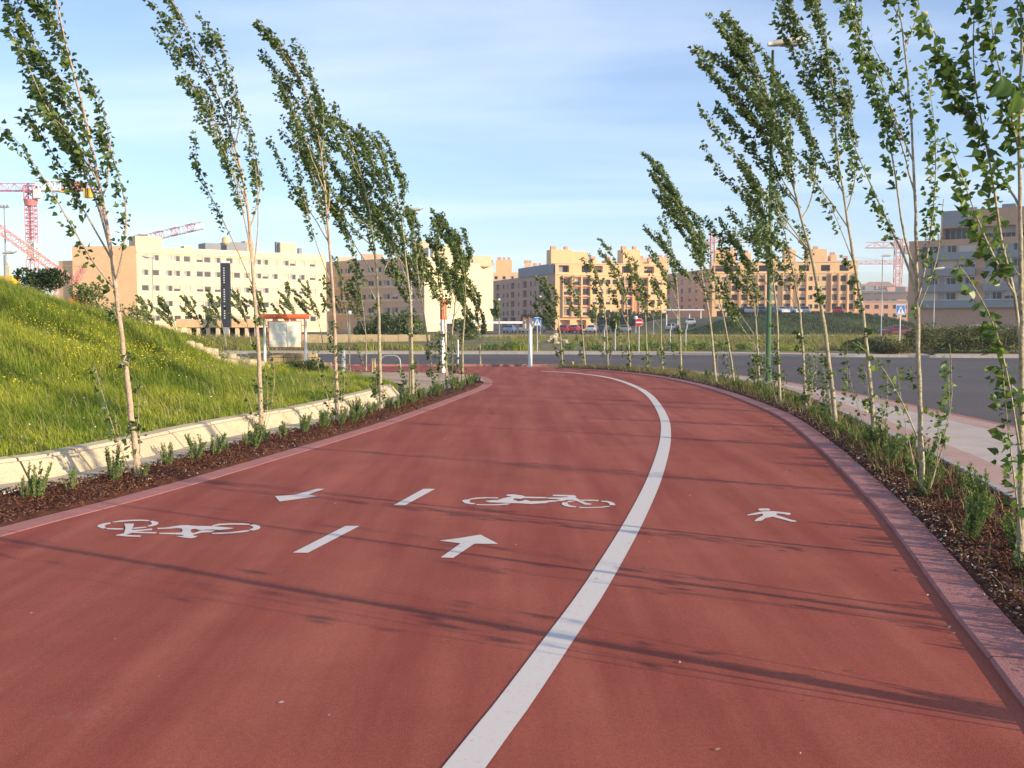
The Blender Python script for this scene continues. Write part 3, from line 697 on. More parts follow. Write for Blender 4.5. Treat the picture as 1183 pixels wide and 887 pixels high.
def poplar(stem_px, baseY, label, seed, r0=.035, nbr=14, dens=85, leaf=.065, fork=.33, spread=.55, extra=(), shoots=3, group='wind-bent poplar saplings along the path', bark='bark', leafm='leaf', dY=0.0, world=None, shleaf=26, shlen=(.4, 1.5), lens=(.35, .62), low=0, name='poplar_tree'):
    rd = random.Random(seed)
    if world: ctrl = [Vector(p) for p in world]
    else:
        n = len(stem_px); ctrl = []
        for i, (x, y) in enumerate(stem_px):
            ctrl.append(P(x, y, baseY + dY * i / (n - 1)))
        ctrl[0].z = min(ctrl[0].z, .03); ctrl[0].z = max(-.05, ctrl[0].z)
    stem = resample(smooth_line(ctrl, .2), 34); n = len(stem)
    Ltot = sum((b - a).length for a, b in zip(stem, stem[1:]))
    base = stem[0].copy(); root = empty(name, base); tag(root, label, 'tree', group)
    rel = [p - base for p in stem]
    r0 *= .80; tm = MB(); rad = [max(.0045, r0 * (1 - .90 * (i / (n - 1)) ** .75)) * (1.25 if i == 0 else 1) for i in range(n)]
    # knobbly trunk
    rad = [r * (1 + rd.uniform(-.07, .07)) for r in rad]
    rel2 = [p + Vector((rd.uniform(-1, 1), rd.uniform(-1, 1), 0)) * .006 for p in rel]
    tm.tube(rel2, rad, 8)
    lp = []; la = []
    def put_leaves(line, s0, dn, sz=1):
        L = sum((b - a).length for a, b in zip(line, line[1:])); cnt = int(L * dn * 1.6 * (1 - s0)); m_ = len(line)
        for _ in range(cnt):
            # leaves sit in little bunches
            s = s0 + (1 - s0) * (int(rd.random() * max(2, L * 13)) + rd.gauss(.5, .22)) / max(2, L * 13)
            s = min(.999, max(s0, s)); f = s * (m_ - 1); k = int(f); p = line[k].lerp(line[min(k + 1, m_ - 1)], f - k)
            o = Vector((rd.gauss(0, 1), rd.gauss(0, 1), rd.gauss(0, .8))); o = o.normalized() * rd.uniform(.012, .07) + Vector((-.04, 0, 0)) * rd.random()
            lp.append(p + o); d = o.normalized() * .8 + Vector((-.7, 0, -.25)) + Vector((rd.gauss(0, .5), rd.gauss(0, .5), rd.gauss(0, .5))); la.append(d)
    def branch(t0, length, phi, sp, r, windy=.38, s0=.22, dn=None):
        f = t0 * (n - 1); k = int(f); p = rel[k].lerp(rel[min(k + 1, n - 1)], f - k)
        d0 = (rel[min(k + 2, n - 1)] - rel[max(k - 1, 0)]).normalized(); out = Vector((math.cos(phi), math.sin(phi), 0))
        line = [p]; steps = 14
        for i in range(steps):
            s = i / steps
            d = d0 + out * sp * (1 - s) ** 1.3 + WIND * windy * (1.5 * s - .15) + Vector((rd.gauss(0, .07), rd.gauss(0, .07), rd.gauss(0, .05)))
            line.append(line[-1] + d.normalized() * (length / steps))
        tm.tube(line, [max(.0025, r * (1 - .85 * i / steps)) for i in range(steps + 1)], 5)
        put_leaves(line, s0, dn or dens)
        for q in range(3):   # side twigs
            k2 = rd.randint(4, 11); a = line[k2]; dd = (line[k2 + 1] - line[k2]).normalized(); o2 = Vector((rd.gauss(-.2, 1), rd.gauss(0, 1), .2)).normalized()
            tl = length * rd.uniform(.12, .25); tw = [a, a + (dd + o2 * .6).normalized() * tl * .5, a + (dd + o2 * .6).normalized() * tl * .5 + (dd + WIND * .3).normalized() * tl * .5]
            tm.tube(tw, [.004, .003, .002], 4, cap=False); put_leaves(tw, .15, (dn or dens))
    nbr = max(4, int(nbr * .62))
    for i in range(nbr):
        t0 = fork + (.93 - fork) * ((i + rd.random() * .8) / nbr) ** 1.1
        L = (1 - t0) * Ltot * rd.uniform(*lens) + Ltot * rd.uniform(.06, .14)
        phi = rd.uniform(0, 2 * math.pi) if rd.random() < .45 else math.pi + rd.gauss(0, .9)
        branch(t0, L, phi, spread * rd.uniform(1.0, 2.2), r0 * .42 * (1 - t0 * .6), s0=(.3 if t0 < .5 else .12))
    put_leaves(rel[int(n * max(fork + .12, .5)):], 0, dens * 1.0)
    for br in extra:      # limbs traced from the photograph, at the tree's own distance
        pts = [P(x, y, baseY + oy) - base for x, y, oy in br[0]]; line = resample(smooth_line(pts, .12), 16)
        tm.tube(line, [max(.003, br[1] * (1 - .8 * i / 15)) for i in range(16)], 5); put_leaves(line, br[2], br[3])
    for i in range(shoots):  # suckers at the foot
        phi = rd.uniform(0, 2 * math.pi); L = rd.uniform(*shlen); o = Vector((math.cos(phi), math.sin(phi), 0))
        line = [o * .03]
        for k in range(10): line.append(line[-1] + (Vector((0, 0, 1)) + o * .35 * (1 - k / 10) + WIND * .16 * k / 10 + Vector((rd.gauss(0, .06), rd.gauss(0, .06), 0))).normalized() * L / 10)
        tm.tube(line, [.006 * (1 - .07 * k) for k in range(11)], 5); put_leaves(line, .35, shleaf)
    for i in range(low):  # small leafy tufts low on the trunk
        t = rd.uniform(.03, fork); f = t * (n - 1); k = int(f); p = rel[k]; o = Vector((rd.gauss(0, 1), rd.gauss(0, 1), .6)).normalized()
        line = [p, p + o * .07, p + o * .12 + Vector((0, 0, .05))]; tm.tube(line, [.004, .003, .002], 4, cap=False); put_leaves(line, .1, 90)
    tr = tm.build('trunk', M[bark], root, smooth=True)
    V, F = leaf_arrays(np.array([tuple(p) for p in lp]), np.array([tuple(p) for p in la]), leaf, seed)
    np_mesh('crown', V, F, M[leafm], root)
    return root

# ---- left row
poplar([(160, 556), (153, 490), (143, 410), (136, 350), (132, 320), (122, 250), (108, 180), (92, 110), (76, 50), (62, -10), (52, -60)], 10.15,
  'tall leaning poplar nearest the viewer in the left bed, with a long side limb', 1, r0=.047, nbr=15, dens=80, fork=.40, spread=.42, shoots=4, low=5, leaf=.062, bark='bark_left',
  extra=[([(134, 335, 0), (112, 308, 0), (85, 265, 0), (62, 225, .1), (40, 190, .1), (15, 158, .2), (-14, 138, .2)], .012, .12, 42),
         ([(134, 325, 0), (141, 295, -.1), (146, 250, -.1), (138, 205, -.1), (125, 165, -.1)], .014, .25, 60),
         ([(130, 300, 0), (112, 235, .1), (86, 175, .1), (52, 120, .1), (20, 45, .1), (10, 30, .1)], .013, .35, 100),
         ([(115, 215, 0), (90, 165, -.1), (60, 135, -.1), (38, 128, -.1)], .008, .3, 80)])
poplar([(302, 500), (300, 440), (297, 380), (292, 320), (289, 270), (281, 210), (266, 150), (246, 95), (222, 45), (200, 5), (185, -15)], 14.65,
  'second poplar of the left row, slim stem forking into many upright rods', 2, r0=.05, nbr=15, dens=66, fork=.36, spread=.36, shoots=5, low=4, leaf=.062, bark='bark_left',
  extra=[([(292, 330, 0), (270, 280, 0), (248, 235, 0), (228, 190, 0), (226, 150, 0)], .012, .35, 70),
         ([(292, 320, 0), (298, 260, .1), (296, 200, .1), (288, 160, .1)], .012, .45, 50),
         ([(280, 210, 0), (262, 150, .1), (240, 110, .1), (208, 88, .1)], .009, .3, 70)])
poplar([(390, 491), (388, 430), (386, 370), (383, 320), (378, 250), (371, 180), (360, 125), (342, 78), (321, 44)], 15.9,
  'third poplar of the left row, its narrow top bent sharply to the left', 3, r0=.05, nbr=15, dens=90, fork=.38, spread=.38, shoots=4, low=7, leaf=.06, bark='bark_left',
  extra=[([(383, 330, 0), (362, 270, 0), (350, 220, 0), (344, 165, 0), (340, 142, 0)], .011, .3, 80)])
poplar([(440, 476), (439, 420), (437, 350), (434, 300), (426, 240), (414, 190), (400, 150), (385, 118)], 18.2,
  'fourth poplar of the left row, full crown swept left over the tan building', 4, r0=.052, nbr=18, dens=95, fork=.38, spread=.5, shoots=3, low=6, leaf=.066,
  extra=[([(436, 350, 0), (416, 310, 0), (402, 270, 0), (390, 232, 0)], .012, .2, 80)])
poplar([(477, 466), (476, 410), (474, 350), (469, 300), (463, 250), (451, 205), (437, 170), (416, 142)], 20.4,
  'fifth poplar of the left row, densest leafy crown in the group', 5, r0=.05, nbr=19, dens=105, fork=.40, spread=.48, shoots=6, low=6, leaf=.068)
poplar([(502, 454), (496, 405), (488, 352), (482, 310), (479, 270), (472, 238)], 23.3,
  'sixth poplar of the left row, slanting stem before the far lamp post', 6, r0=.045, nbr=17, dens=84, fork=.36, spread=.4, shoots=4, low=5, leaf=.07)
poplar([(516, 451), (515, 400), (512, 350), (507, 300), (500, 262)], 24.2,
  'seventh poplar of the left row, thin stem standing close to the orange-topped post', 7, r0=.04, nbr=15, dens=80, fork=.4, spread=.36, shoots=2, low=3, leaf=.07)
poplar([(523, 441), (522, 390), (527, 340), (527, 300), (521, 270), (510, 245)], 27.8,
  'dark pointed poplar to the right of the orange-topped post', 8, r0=.05, nbr=15, dens=105, fork=.36, spread=.36, shoots=2, low=2, leaf=.085)
poplar([(534, 445), (535, 390), (538, 345), (535, 300), (528, 272)], 26.5,
  'last poplar at the right-hand end of the left bed, by the kerb corner', 9, r0=.045, nbr=15, dens=85, fork=.4, spread=.36, shoots=2, low=2, leaf=.075)
poplar([(555, 422), (554, 390), (551, 355), (543, 322)], 39.0, 'small poplar on the road edge before the bright end wall', 10, r0=.05, nbr=13, dens=100, fork=.26, spread=.5, shoots=0, leaf=.10, leafm='leaf_far')
poplar([(404, 431), (403, 395), (398, 345), (390, 296)], 33.0, 'thin sparse sapling beside the white bollard', 11, r0=.035, nbr=7, dens=40, fork=.35, spread=.3, shoots=3, leaf=.08)
poplar([(423, 428), (423, 395), (419, 350), (412, 310)], 34.5, 'thin sapling between the white bollard and the two short wooden posts', 12, r0=.035, nbr=11, dens=60, fork=.35, spread=.3, shoots=2, leaf=.08)
# ---- right row
poplar([(1178, 660), (1179, 580), (1180, 470), (1180, 350), (1179, 250), (1178, 150), (1180, 50), (1176, -60), (1160, -160)], 6.45,
  'nearest poplar of the right row at the picture edge, with big glossy leaves', 21, r0=.036, nbr=7, dens=66, fork=.45, spread=.4, shoots=1, leaf=.066, leafm='leaf_near', low=2,
  extra=[([(1182, 430, 0), (1172, 340, .1), (1158, 285, .1), (1148, 215, .1), (1139, 165, .1), (1128, 110, .1), (1124, 50, .1), (1128, -20, .1)], .013, .25, 60),
         ([(1172, 340, .1), (1150, 300, .0), (1128, 250, 0), (1108, 195, 0), (1094, 158, 0)], .008, .12, 75),
         ([(1178, 520, -.1), (1165, 440, -.1), (1150, 380, -.1), (1128, 335, -.1), (1108, 306, -.1)], .008, .2, 52),
         ([(1180, 620, -.05), (1170, 540, -.1), (1162, 470, -.15), (1158, 420, -.15)], .007, .15, 50),
         ([(1139, 165, .1), (1112, 120, .1), (1090, 60, .1), (1072, 22, .1)], .007, .25, 90),
         ([(1178, 180, 0), (1165, 120, 0), (1150, 60, 0), (1142, -10, 0)], .009, .05, 110)])
poplar([(1066, 575), (1064, 500), (1061, 420), (1060, 340), (1058, 280), (1056, 200), (1051, 120), (1044, 50), (1036, -10), (1026, -70)], 9.2,
  'straight pale-stemmed poplar, second of the right row, with an open fan of limbs', 22, r0=.04, nbr=9, dens=48, fork=.52, spread=.3, shoots=5, low=3, leaf=.062, leafm='leaf_near',
  extra=[([(1060, 345, 0), (1046, 300, 0), (1018, 240, .1), (996, 190, .1), (975, 140, .1), (962, 110, .1)], .013, .28, 58),
         ([(1059, 320, 0), (1044, 270, .1), (1034, 200, .1), (1022, 140, .1), (1000, 70, .1), (985, 20, .1), (970, -20, .1)], .012, .3, 66),
         ([(1060, 350, 0), (1072, 290, -.1), (1080, 220, -.1), (1080, 150, -.1), (1070, 78, -.1)], .011, .2, 80),
         ([(1060, 360, 0), (1082, 300, -.1), (1090, 230, -.1)], .007, .3, 30),
         ([(1066, 520, 0), (1040, 460, .2), (1012, 415, .3), (985, 395, .4)], .010, .45, 26)])
poplar([(1010, 520), (1005, 440), (998, 370), (988, 310), (978, 245), (969, 190), (964, 130), (959, 80), (951, 30), (941, -25)], 12.7,
  'third poplar of the right row, slender stem curving away to the upper left', 26, r0=.042, nbr=15, dens=70, fork=.46, spread=.27, shoots=5, low=8, leaf=.066,
  extra=[([(985, 300, 0), (965, 250, 0), (948, 220, 0), (935, 190, 0)], .008, .3, 50)])
poplar([(966, 497), (958, 420), (948, 350), (936, 290), (925, 250), (913, 200), (899, 150), (884, 100), (866, 55), (841, 14)], 15.05,
  'fourth poplar of the right row, broad dense crown leaning across the green lamp post', 24, r0=.052, nbr=18, dens=92, fork=.48, spread=.5, shoots=5, low=5, leaf=.068,
  extra=[([(935, 290, 0), (905, 250, 0), (870, 205, 0), (842, 168, 0), (812, 125, 0)], .012, .3, 95),
         ([(935, 290, 0), (905, 260, .1), (868, 232, .1), (835, 200, .1), (812, 165, .1)], .012, .3, 80),
         ([(918, 220, 0), (890, 150, 0), (862, 100, 0), (826, 62, 0)], .012, .3, 105),
         ([(925, 240, 0), (900, 200, .1), (880, 150, .1), (848, 108, .1)], .012, .25, 100),
         ([(928, 300, 0), (900, 280, .1), (880, 240, .1), (868, 200, .1)], .010, .2, 90)])
poplar([(931, 477), (928, 410), (924, 360), (918, 325), (911, 290), (902, 250), (893, 215)], 18.0, 'fifth poplar of the right row, thin stem just right of the green lamp post', 25, r0=.045, nbr=11, dens=60, fork=.42, spread=.45, shoots=5, low=8, leaf=.066)
poplar([(901, 471), (899, 410), (897, 355), (893, 320), (887, 270), (878, 225), (866, 190)], 19.4, 'sixth poplar of the right row, its foliage wrapped around the green lamp post', 26, r0=.045, nbr=15, dens=80, fork=.38, spread=.45, shoots=4, low=8, leaf=.068)
poplar([(877, 454), (875, 400), (871, 350), (862, 305), (850, 262)], 23.6, 'seventh poplar of the right row, bushy low shoots left of the green lamp post', 27, r0=.045, nbr=13, dens=70, fork=.22, spread=.5, shoots=6, low=10, leaf=.072)
poplar([(849, 446), (843, 405), (837, 372), (829, 335), (820, 295), (812, 262)], 25.9, 'eighth poplar of the right row, slanting stem with few leaves', 28, r0=.045, nbr=9, dens=45, fork=.4, spread=.4, shoots=2, low=2, leaf=.07)
poplar([(827, 443), (824, 405), (820, 370), (814, 335), (804, 285), (788, 235), (762, 188)], 27.0, 'ninth poplar of the right row, solid wedge of foliage leaning far left', 29, r0=.055, nbr=20, dens=100, fork=.38, spread=.5, shoots=2, low=2, leaf=.08)
poplar([(787, 432), (786, 395), (784, 360), (781, 320), (774, 275), (768, 245)], 32.3, 'tenth poplar of the right row, left neighbour of the wedge-shaped one', 30, r0=.05, nbr=11, dens=50, fork=.3, spread=.5, shoots=2, low=3, leaf=.085)
for i, (px, pts, lab) in enumerate([
    (766, [(766, 429), (764, 395), (763, 350), (757, 320)], 'small sapling right of the no-entry sign'),
    (748, [(748, 427), (747, 395), (744, 345), (733, 300)], 'small sapling standing directly beside the no-entry sign post'),
    (728, [(728, 427), (726, 390), (723, 342), (714, 307), (699, 281)], 'sapling left of the no-entry sign, bent top reaching the roof line'),
    (702, [(702, 425.5), (701, 385), (694, 330), (681, 292)], 'sapling midway between the rubble heap and the no-entry sign'),
    (676, [(676, 424.5), (673, 385), (669, 345), (661, 318)], 'thin sapling just right of the rubble heap'),
    (650, [(650, 423.5), (647, 385), (641, 352), (630, 320)], 'leaning sapling in front of the rubble heap, first right of the white post')]):
    Y = G(px, pts[0][1]).y
    poplar(pts, Y, lab, 40 + i, r0=.045, nbr=[8, 10, 12, 8, 7, 15][i], dens=[30, 34, 34, 30, 26, 60][i], fork=[.45, .5, .3, .4, .4, .34][i], spread=.5, shoots=2, low=2, leaf=.095, leafm='leaf_far')
# two more that stand beside the viewer, outside the frame, whose stems shade the path
poplar(None, 3.4, 'poplar beside the viewer, only its shadow and one big-leaved twig in view', 61, r0=.06, nbr=8, dens=40, fork=.62, spread=.3, shoots=7, shleaf=4, shlen=(1.6, 3.2), low=0, leaf=.085, leafm='leaf_near',
  world=[(2.92, 3.45, 0), (2.93, 3.5, 1.2), (2.9, 3.5, 2.4), (2.75, 3.5, 3.6), (2.5, 3.6, 4.8), (2.3, 3.6, 5.6)])
poplar(None, 4.75, 'poplar in the right bed just outside the picture edge', 62, r0=.04, nbr=8, dens=40, fork=.6, spread=.3, shoots=8, shleaf=4, shlen=(1.0, 2.6), low=0, leaf=.085, leafm='leaf_near',
  world=[(3.35, 4.75, 0), (3.4, 4.75, 1.2), (3.42, 4.8, 2.4), (3.3, 4.8, 3.6), (3.2, 4.8, 5.0)])
# hanging twig with outsized leaves close to the viewer (part of a tree outside the frame)
tw = MB(); pts = [Vector((2.9, 3.46, 2.3)), Vector((2.3, 3.0, 2.42)), Vector((1.75, 2.78, 2.36)), Vector((1.38, 2.70, 2.23))]
rt = [o for o in bpy.data.objects if o.get('label', '').startswith('poplar beside the viewer')][0]
pts = [p - rt.location for p in pts]
tw.tube(resample(smooth_line(pts, .1), 14), [.007 - .0004 * i for i in range(14)], 5); tw.build('twig', M['twig'], rt)
def big_leaf(base, axis, nrm, L, seed):
    a = Vector(axis).normalized(); n = (Vector(nrm) - a * Vector(nrm).dot(a)).normalized(); sd_ = a.cross(n); rd = random.Random(seed); V = []; F = []; NT, NS = 18, 6
    for i in range(NT + 1):
        t = i / NT; w = .53 * (min(1, t / .24) ** .55) * (1 - max(0, (t - .24) / .76) ** 1.15) * (1 + (.06 if i % 2 else -.03)) if 0 < i < NT else .004
        for j in range(-NS, NS + 1):
            q = j / NS; V.append(tuple(Vector(base) + a * (t + .05 * abs(q) * (t < .3)) * L + sd_ * q * w * L + n * L * (.16 * abs(q) ** 1.4 * w * 2 - .22 * t * t + .02 * math.sin(9 * t + 5 * q))))
    k = 2 * NS + 1
    for i in range(NT):
        for j in range(2 * NS): F.append((i * k + j, i * k + j + 1, (i + 1) * k + j + 1, (i + 1) * k + j))
    return np_mesh('leaf', V, F, M['leaf_near'], rt, smooth=True)
o_ = rt.location
for bs, ax, nr, L, sd2 in [((1.345, 2.70, 2.235), (-1, .1, -.25), (.2, -.8, .6), .075, 1), ((1.36, 2.69, 2.22), (-.45, .05, -1), (.5, -.85, .2), .07, 2), ((1.40, 2.69, 2.25), (.3, 0, -.9), (.3, -.7, .5), .065, 3), ((1.50, 2.71, 2.30), (-.2, -.2, .9), (.6, -.6, -.3), .07, 4)]:
    big_leaf(Vector(bs) - o_, ax, nr, L, sd2)
# ---- saplings and small trees across the road
far = [(182, 404, 163, 342), (207, 404, 187, 343), (236, 404, 214, 341), (262, 404, 244, 337), (291, 404, 275, 334), (315, 404, 294, 327), (349, 403, 330, 327), (374, 403, 356, 324)]
labs = ['wind-bent sapling farthest left before the cream block', 'second wind-bent sapling from the left before the cream block', 'third wind-bent sapling from the left before the cream block',
  'wind-bent sapling just left of the tall dark banner', 'wind-bent sapling just right of the tall dark banner', 'wind-bent sapling behind the left edge of the information board',
  'wind-bent sapling above the middle of the information board', 'wind-bent sapling beside the shaded corner of the tan block']
for i, (bx, by, tx, ty) in enumerate(far):
    Y = 62 + (i % 3) * 1.5; z0 = 404
    bx2 = bx; poplar([(bx, 404), (bx - 3, 385), (bx - 8, 365), ((bx + tx) / 2 - 4, 352), (tx, ty)], Y, labs[i], 70 + i, r0=.05, nbr=13, dens=62, fork=.3, spread=.8, shoots=0, leaf=.12, leafm='leaf_far', lens=(.3, .7), group='saplings across the road on the left')
poplar([(717, 403), (717, 392), (716, 378), (714, 362)], 61, 'short round-headed young tree left of the no-entry sign, across the road', 90, r0=.05, nbr=12, dens=70, fork=.35, spread=.7, shoots=0, leaf=.15, leafm='leaf_far', group='young trees across the road')
poplar([(577, 386), (577, 375), (577, 362), (575, 347)], 125, 'young street tree at the right corner of the pale end wall', 91, r0=.09, nbr=14, dens=32, fork=.35, spread=.6, shoots=0, leaf=.32, leafm='leaf_far', group='young trees across the road')
poplar([(689, 386), (689, 376), (689, 366), (687, 352)], 125, 'young street tree in front of the orange block', 92, r0=.09, nbr=14, dens=28, fork=.35, spread=.6, shoots=0, leaf=.32, leafm='leaf_far', group='young trees across the road')

def bush(name, loc, rx, ry, h, n, leaf, m, label, group=None, seed=0, stems=True, cat='bush', lift=.0):
    r = np.random.default_rng(seed + 500); root = empty(name, loc); tag(root, label, cat, group)
    k = 9; cc = np.stack([r.uniform(-.6, .6, k) * rx, r.uniform(-.6, .6, k) * ry, lift + (h - lift) * r.uniform(.25, .72, k)], 1); cr = r.uniform(.30, .5, k)
    ids = r.integers(0, k, n); d = r.normal(size=(n, 3)); d /= np.linalg.norm(d, axis=1)[:, None]; rad = r.uniform(.25, 1.05, n) ** .5 * cr[ids]
    C = cc[ids] + d * rad[:, None] * np.array([rx, ry, (h - lift) * .62]); C[:, 2] = np.abs(C[:, 2] - lift * .6) + lift * .6
    V, F = leaf_arrays(C, d + r.normal(0, .5, (n, 3)) + np.array([-.3, 0, .3]), leaf, seed)
    np_mesh('crown', V, F, M[m], root)
    mb = MB(); rd = random.Random(seed)
    if lift > .1: mb.tube([(0, 0, -.1), (rd.uniform(-.1, .1), 0, lift * .6), (rd.uniform(-.2, .2), 0, h * .6)], [h * .03, h * .022, h * .01], 6)
    for i in range(7):
        a = rd.uniform(0, 6.28); t = .55 * rd.uniform(.5, 1)
        z0 = lift * .5 if lift > .1 else 0
        mb.tube([(0, 0, z0), (math.cos(a) * rx * t * .5, math.sin(a) * ry * t * .5, z0 + (h - z0) * .4), (math.cos(a) * rx * t, math.sin(a) * ry * t, h * .78)], [h * .014, h * .01, h * .004], 5)
    mb.build('trunk' if lift > .1 else 'stem', M['twig'], root)
    return root
def on_bank(px, Y): p = P(px, 375, Y); return (p.x, Y, float(bank_h(np.array([p.x]), np.array([Y]))[0]))
# vegetation on and behind the bank
p = P(46, 375, 36); bush('small_tree', (p.x, 36, 1.35), 1.05, .9, 2.4, 2600, .10, 'leaf_dark', 'small dark spreading tree on the bank crest under the tower crane', 'trees behind the grassy bank', 1, cat='tree', lift=1.3)
p = P(103, 375, 34); bush('small_tree', (p.x, 34, 1.2), .6, .6, 1.95, 1200, .085, 'leaf_far', 'slim young tree on the crest in front of the ochre end wall', 'trees behind the grassy bank', 2, cat='tree', lift=.75)
p = P(122, 375, 33); bush('bush', (p.x, 33, 1.0), .8, .6, 1.55, 900, .085, 'leaf_far', 'loose green bush on the crest left of the nearest left poplar stem', 'bushes on the grassy bank', 3)
p = P(146, 375, 33); bush('bush', (p.x, 33, 1.0), .7, .6, 1.45, 900, .085, 'leaf_far', 'loose green bush on the crest right of the nearest left poplar stem', 'bushes on the grassy bank', 4)
x, y, z = on_bank(356, 27.8); bush('bush', (x, y, .05), .55, .5, .62, 2200, .05, 'leaf_dark', 'low dark green bush in the grass below the information board', None, 5)
x, y, z = on_bank(340, 29.5); bush('bush', (x, y, .1), .5, .4, .45, 1200, .05, 'leaf_far', 'small pale bush beside the low block wall', None, 6)
# scrub across the junction on the right
sc = [(1030, 53.6, 1.3, .75), (1052, 54.5, 1.7, 1.2), (1075, 55.5, 2.0, 1.6), (1098, 58, 2.6, 2.1), (1118, 55.5, 2.2, 1.6), (1140, 58, 2.5, 2.0), (1160, 55, 2.2, 1.55), (1185, 57, 2.5, 1.9), (1210, 55, 2.4, 1.7), (1000, 60, 1.3, .9)]
scl = ['lowest scrub bush beside the blue crossing sign', 'dark scrub bush just right of the crossing sign', 'wide scrub bush behind the second right-hand poplar', 'tall pale-topped scrub bush before the grey-banded block',
  'dark scrub bush under the tall pale-topped one', 'broad scrub bush before the parked cars at the grey-banded block', 'scrub bush behind the nearest right-hand poplar shoots', 'scrub bush at the right picture edge',
  'scrub bush beyond the right picture edge', 'small scrub bush left of the crossing sign']
for i, (px, Y, rx, h) in enumerate(sc):
    p = P(px, 375, Y); bush('scrub_bush', (p.x, Y, 0), rx, 1.4, h, 3600, .10, 'scrub', scl[i], 'scrub bushes across the junction', 20 + i)
for i, (px, s) in enumerate([(566, .45), (587, .5), (600, .5), (659, .42), (688, .4), (731, .42), (745, .6), (757, .65), (780, .55), (800, .6), (812, .5), (834, .45), (860, .5)]):
    p = P(px, 375, 60.5); bush('kerb_bush', (p.x, 60.5, .0), s * 1.1, s, s * 1.25, 420, .09, 'rosemary', 'low clipped green bush on the verge of the far pavement', 'low bushes behind the far kerb', 40 + i)
bush('kerb_bush', (P(848, 375, 150).x, 149.5, .8), 1.6, 1.2, 2.4, 900, .3, 'leaf_far', 'pale round bush at the foot of the dark green slope', None, 60)
for i, (px, w) in enumerate([(445, 3.2), (458, 3.6), (472, 3.0), (424, 2.2), (538, 2.6)]):
    Y = 92; p = P(px, 375, Y); bush('bush', (p.x, Y, 0), w * .55, 1.5, w * .95, 1300, .22, 'leaf_dark' if i % 2 else 'leaf_far',
     ['round green bush right of the low tan wall', 'tallest dark bush before the shaded tan block', 'green bush left of the orange-topped post', 'small bush above the low tan wall', 'bush at the foot of the bright end wall'][i], 'bushes before the tan block', 70 + i)
# dark hedges along the feet of the orange blocks
for i, (x0, x1, Y, h, lab) in enumerate([(602, 640, 262, 4.2, 'dark hedge before the shaded wing of the orange block'), (690, 770, 276, 4.0, 'dark hedge along the foot of the sunlit orange block'), (842, 905, 215, 1.9, 'hedge on the terrace left of the farther orange block'), (905, 985, 215, 1.9, 'hedge on the terrace right of the farther orange block')]):
    a, b = P(x0, 375, Y), P(x1, 375, Y); z = float(far_h(np.array([(a.x + b.x) / 2]), np.array([Y]))[0]); n = 2600
    r = np.random.default_rng(i); C = np.stack([r.uniform(0, b.x - a.x, n), r.uniform(-1.2, 1.2, n), r.uniform(0, 1, n) ** .8 * h * (.75 + .25 * np.sin(r.uniform(0, 6, n)))], 1)
    V, F = leaf_arrays(C, r.normal(size=(n, 3)), .75, i); o = np_mesh('hedge', V, F, M['leaf_dark']); o.location = (a.x, Y, z); tag(o, lab, 'hedge')

# ---- rosemary shrubs in both beds (four meshes, many copies)
def rosemary_mesh(seed, h, n):
    rd = random.Random(seed); lp = []; la = []; st = MB()
    for i in range(n):
        a = rd.uniform(0, 6.28); o = Vector((math.cos(a), math.sin(a), 0)); L = h * rd.uniform(.55, 1.05); ln = [o * rd.uniform(0, .03)]
        for k in range(6): ln.append(ln[-1] + (Vector((0, 0, 1)) + o * .42 * (1 - k / 7) + WIND * .06 * k).normalized() * L / 6)
        st.tube(ln, [.0035 * (1 - .1 * k) for k in range(7)], 4, cap=False)
        for q in range(int(L * 210)):
            s = rd.uniform(.12, 1); f = s * 5.99; k = int(f); p = ln[k].lerp(ln[k + 1], f - k); d = (ln[k + 1] - ln[k]).normalized()
            lp.append(p); la.append(d * .9 + Vector((rd.gauss(0, .7), rd.gauss(0, .7), rd.gauss(0, .3))))
    V, F = leaf_arrays(np.array([tuple(p) for p in lp]), np.array([tuple(p) for p in la]), .034, seed, .30)
    me = st.build('shrub_stem_tmp', M['twig']).data
    nv = len(me.vertices); sv = np.zeros(nv * 3); me.vertices.foreach_get('co', sv)
    o = np_mesh('low_shrub', V, F, M['rosemary']); return o, me
protos = []
for i in range(4):
    o, stem = rosemary_mesh(300 + i, [.26, .34, .22, .3][i], [16, 22, 12, 26][i]); protos.append((o, stem))
for o in [o for o in bpy.data.objects if o.name.startswith('shrub_stem_tmp')]: bpy.data.objects.remove(o)
used = [False] * 4
def place_shrub(x, y, s, kind, lab, grp):
    o, stem = protos[kind]
    if used[kind]: o = o.copy(); COL.objects.link(o)
    used[kind] = True
    o.location = (x, y, .02); o.rotation_euler = (0, 0, random.uniform(0, 6.28)); o.scale = (s, s, s * random.uniform(.85, 1.15))
    tag(o, lab, 'shrub', grp)
    st = bpy.data.objects.new('stem', stem); COL.objects.link(st); st.parent = o
rin = resample([p for p in right_out if 3.0 < p.y < 30], 300); rou = resample([p for p in bed_out_r if 3.6 < p.y < 30], 300)
prev = 0
for i in range(92):
    k = int(298 * ((i + random.random()) / 92) ** 1.25); t = random.choice([.28, .5, .72]) + random.uniform(-.1, .1); p = rin[k].lerp(rou[k], t)
    place_shrub(p.x, p.y, random.uniform(.6, 1.05), random.randrange(4), 'small upright rosemary-like shrub in the bark bed between red kerb and footway', 'low shrubs in the right bed')
lin = resample([p for p in left_out if 5.5 < p.y < 27.4], 300)
lou = resample([p for p in gut_line if 6.5 < p.y] + [Vector((-1.72, 24, 0)), Vector((-1.3, 26, 0)), Vector((-1.0, 27.5, 0))], 300)
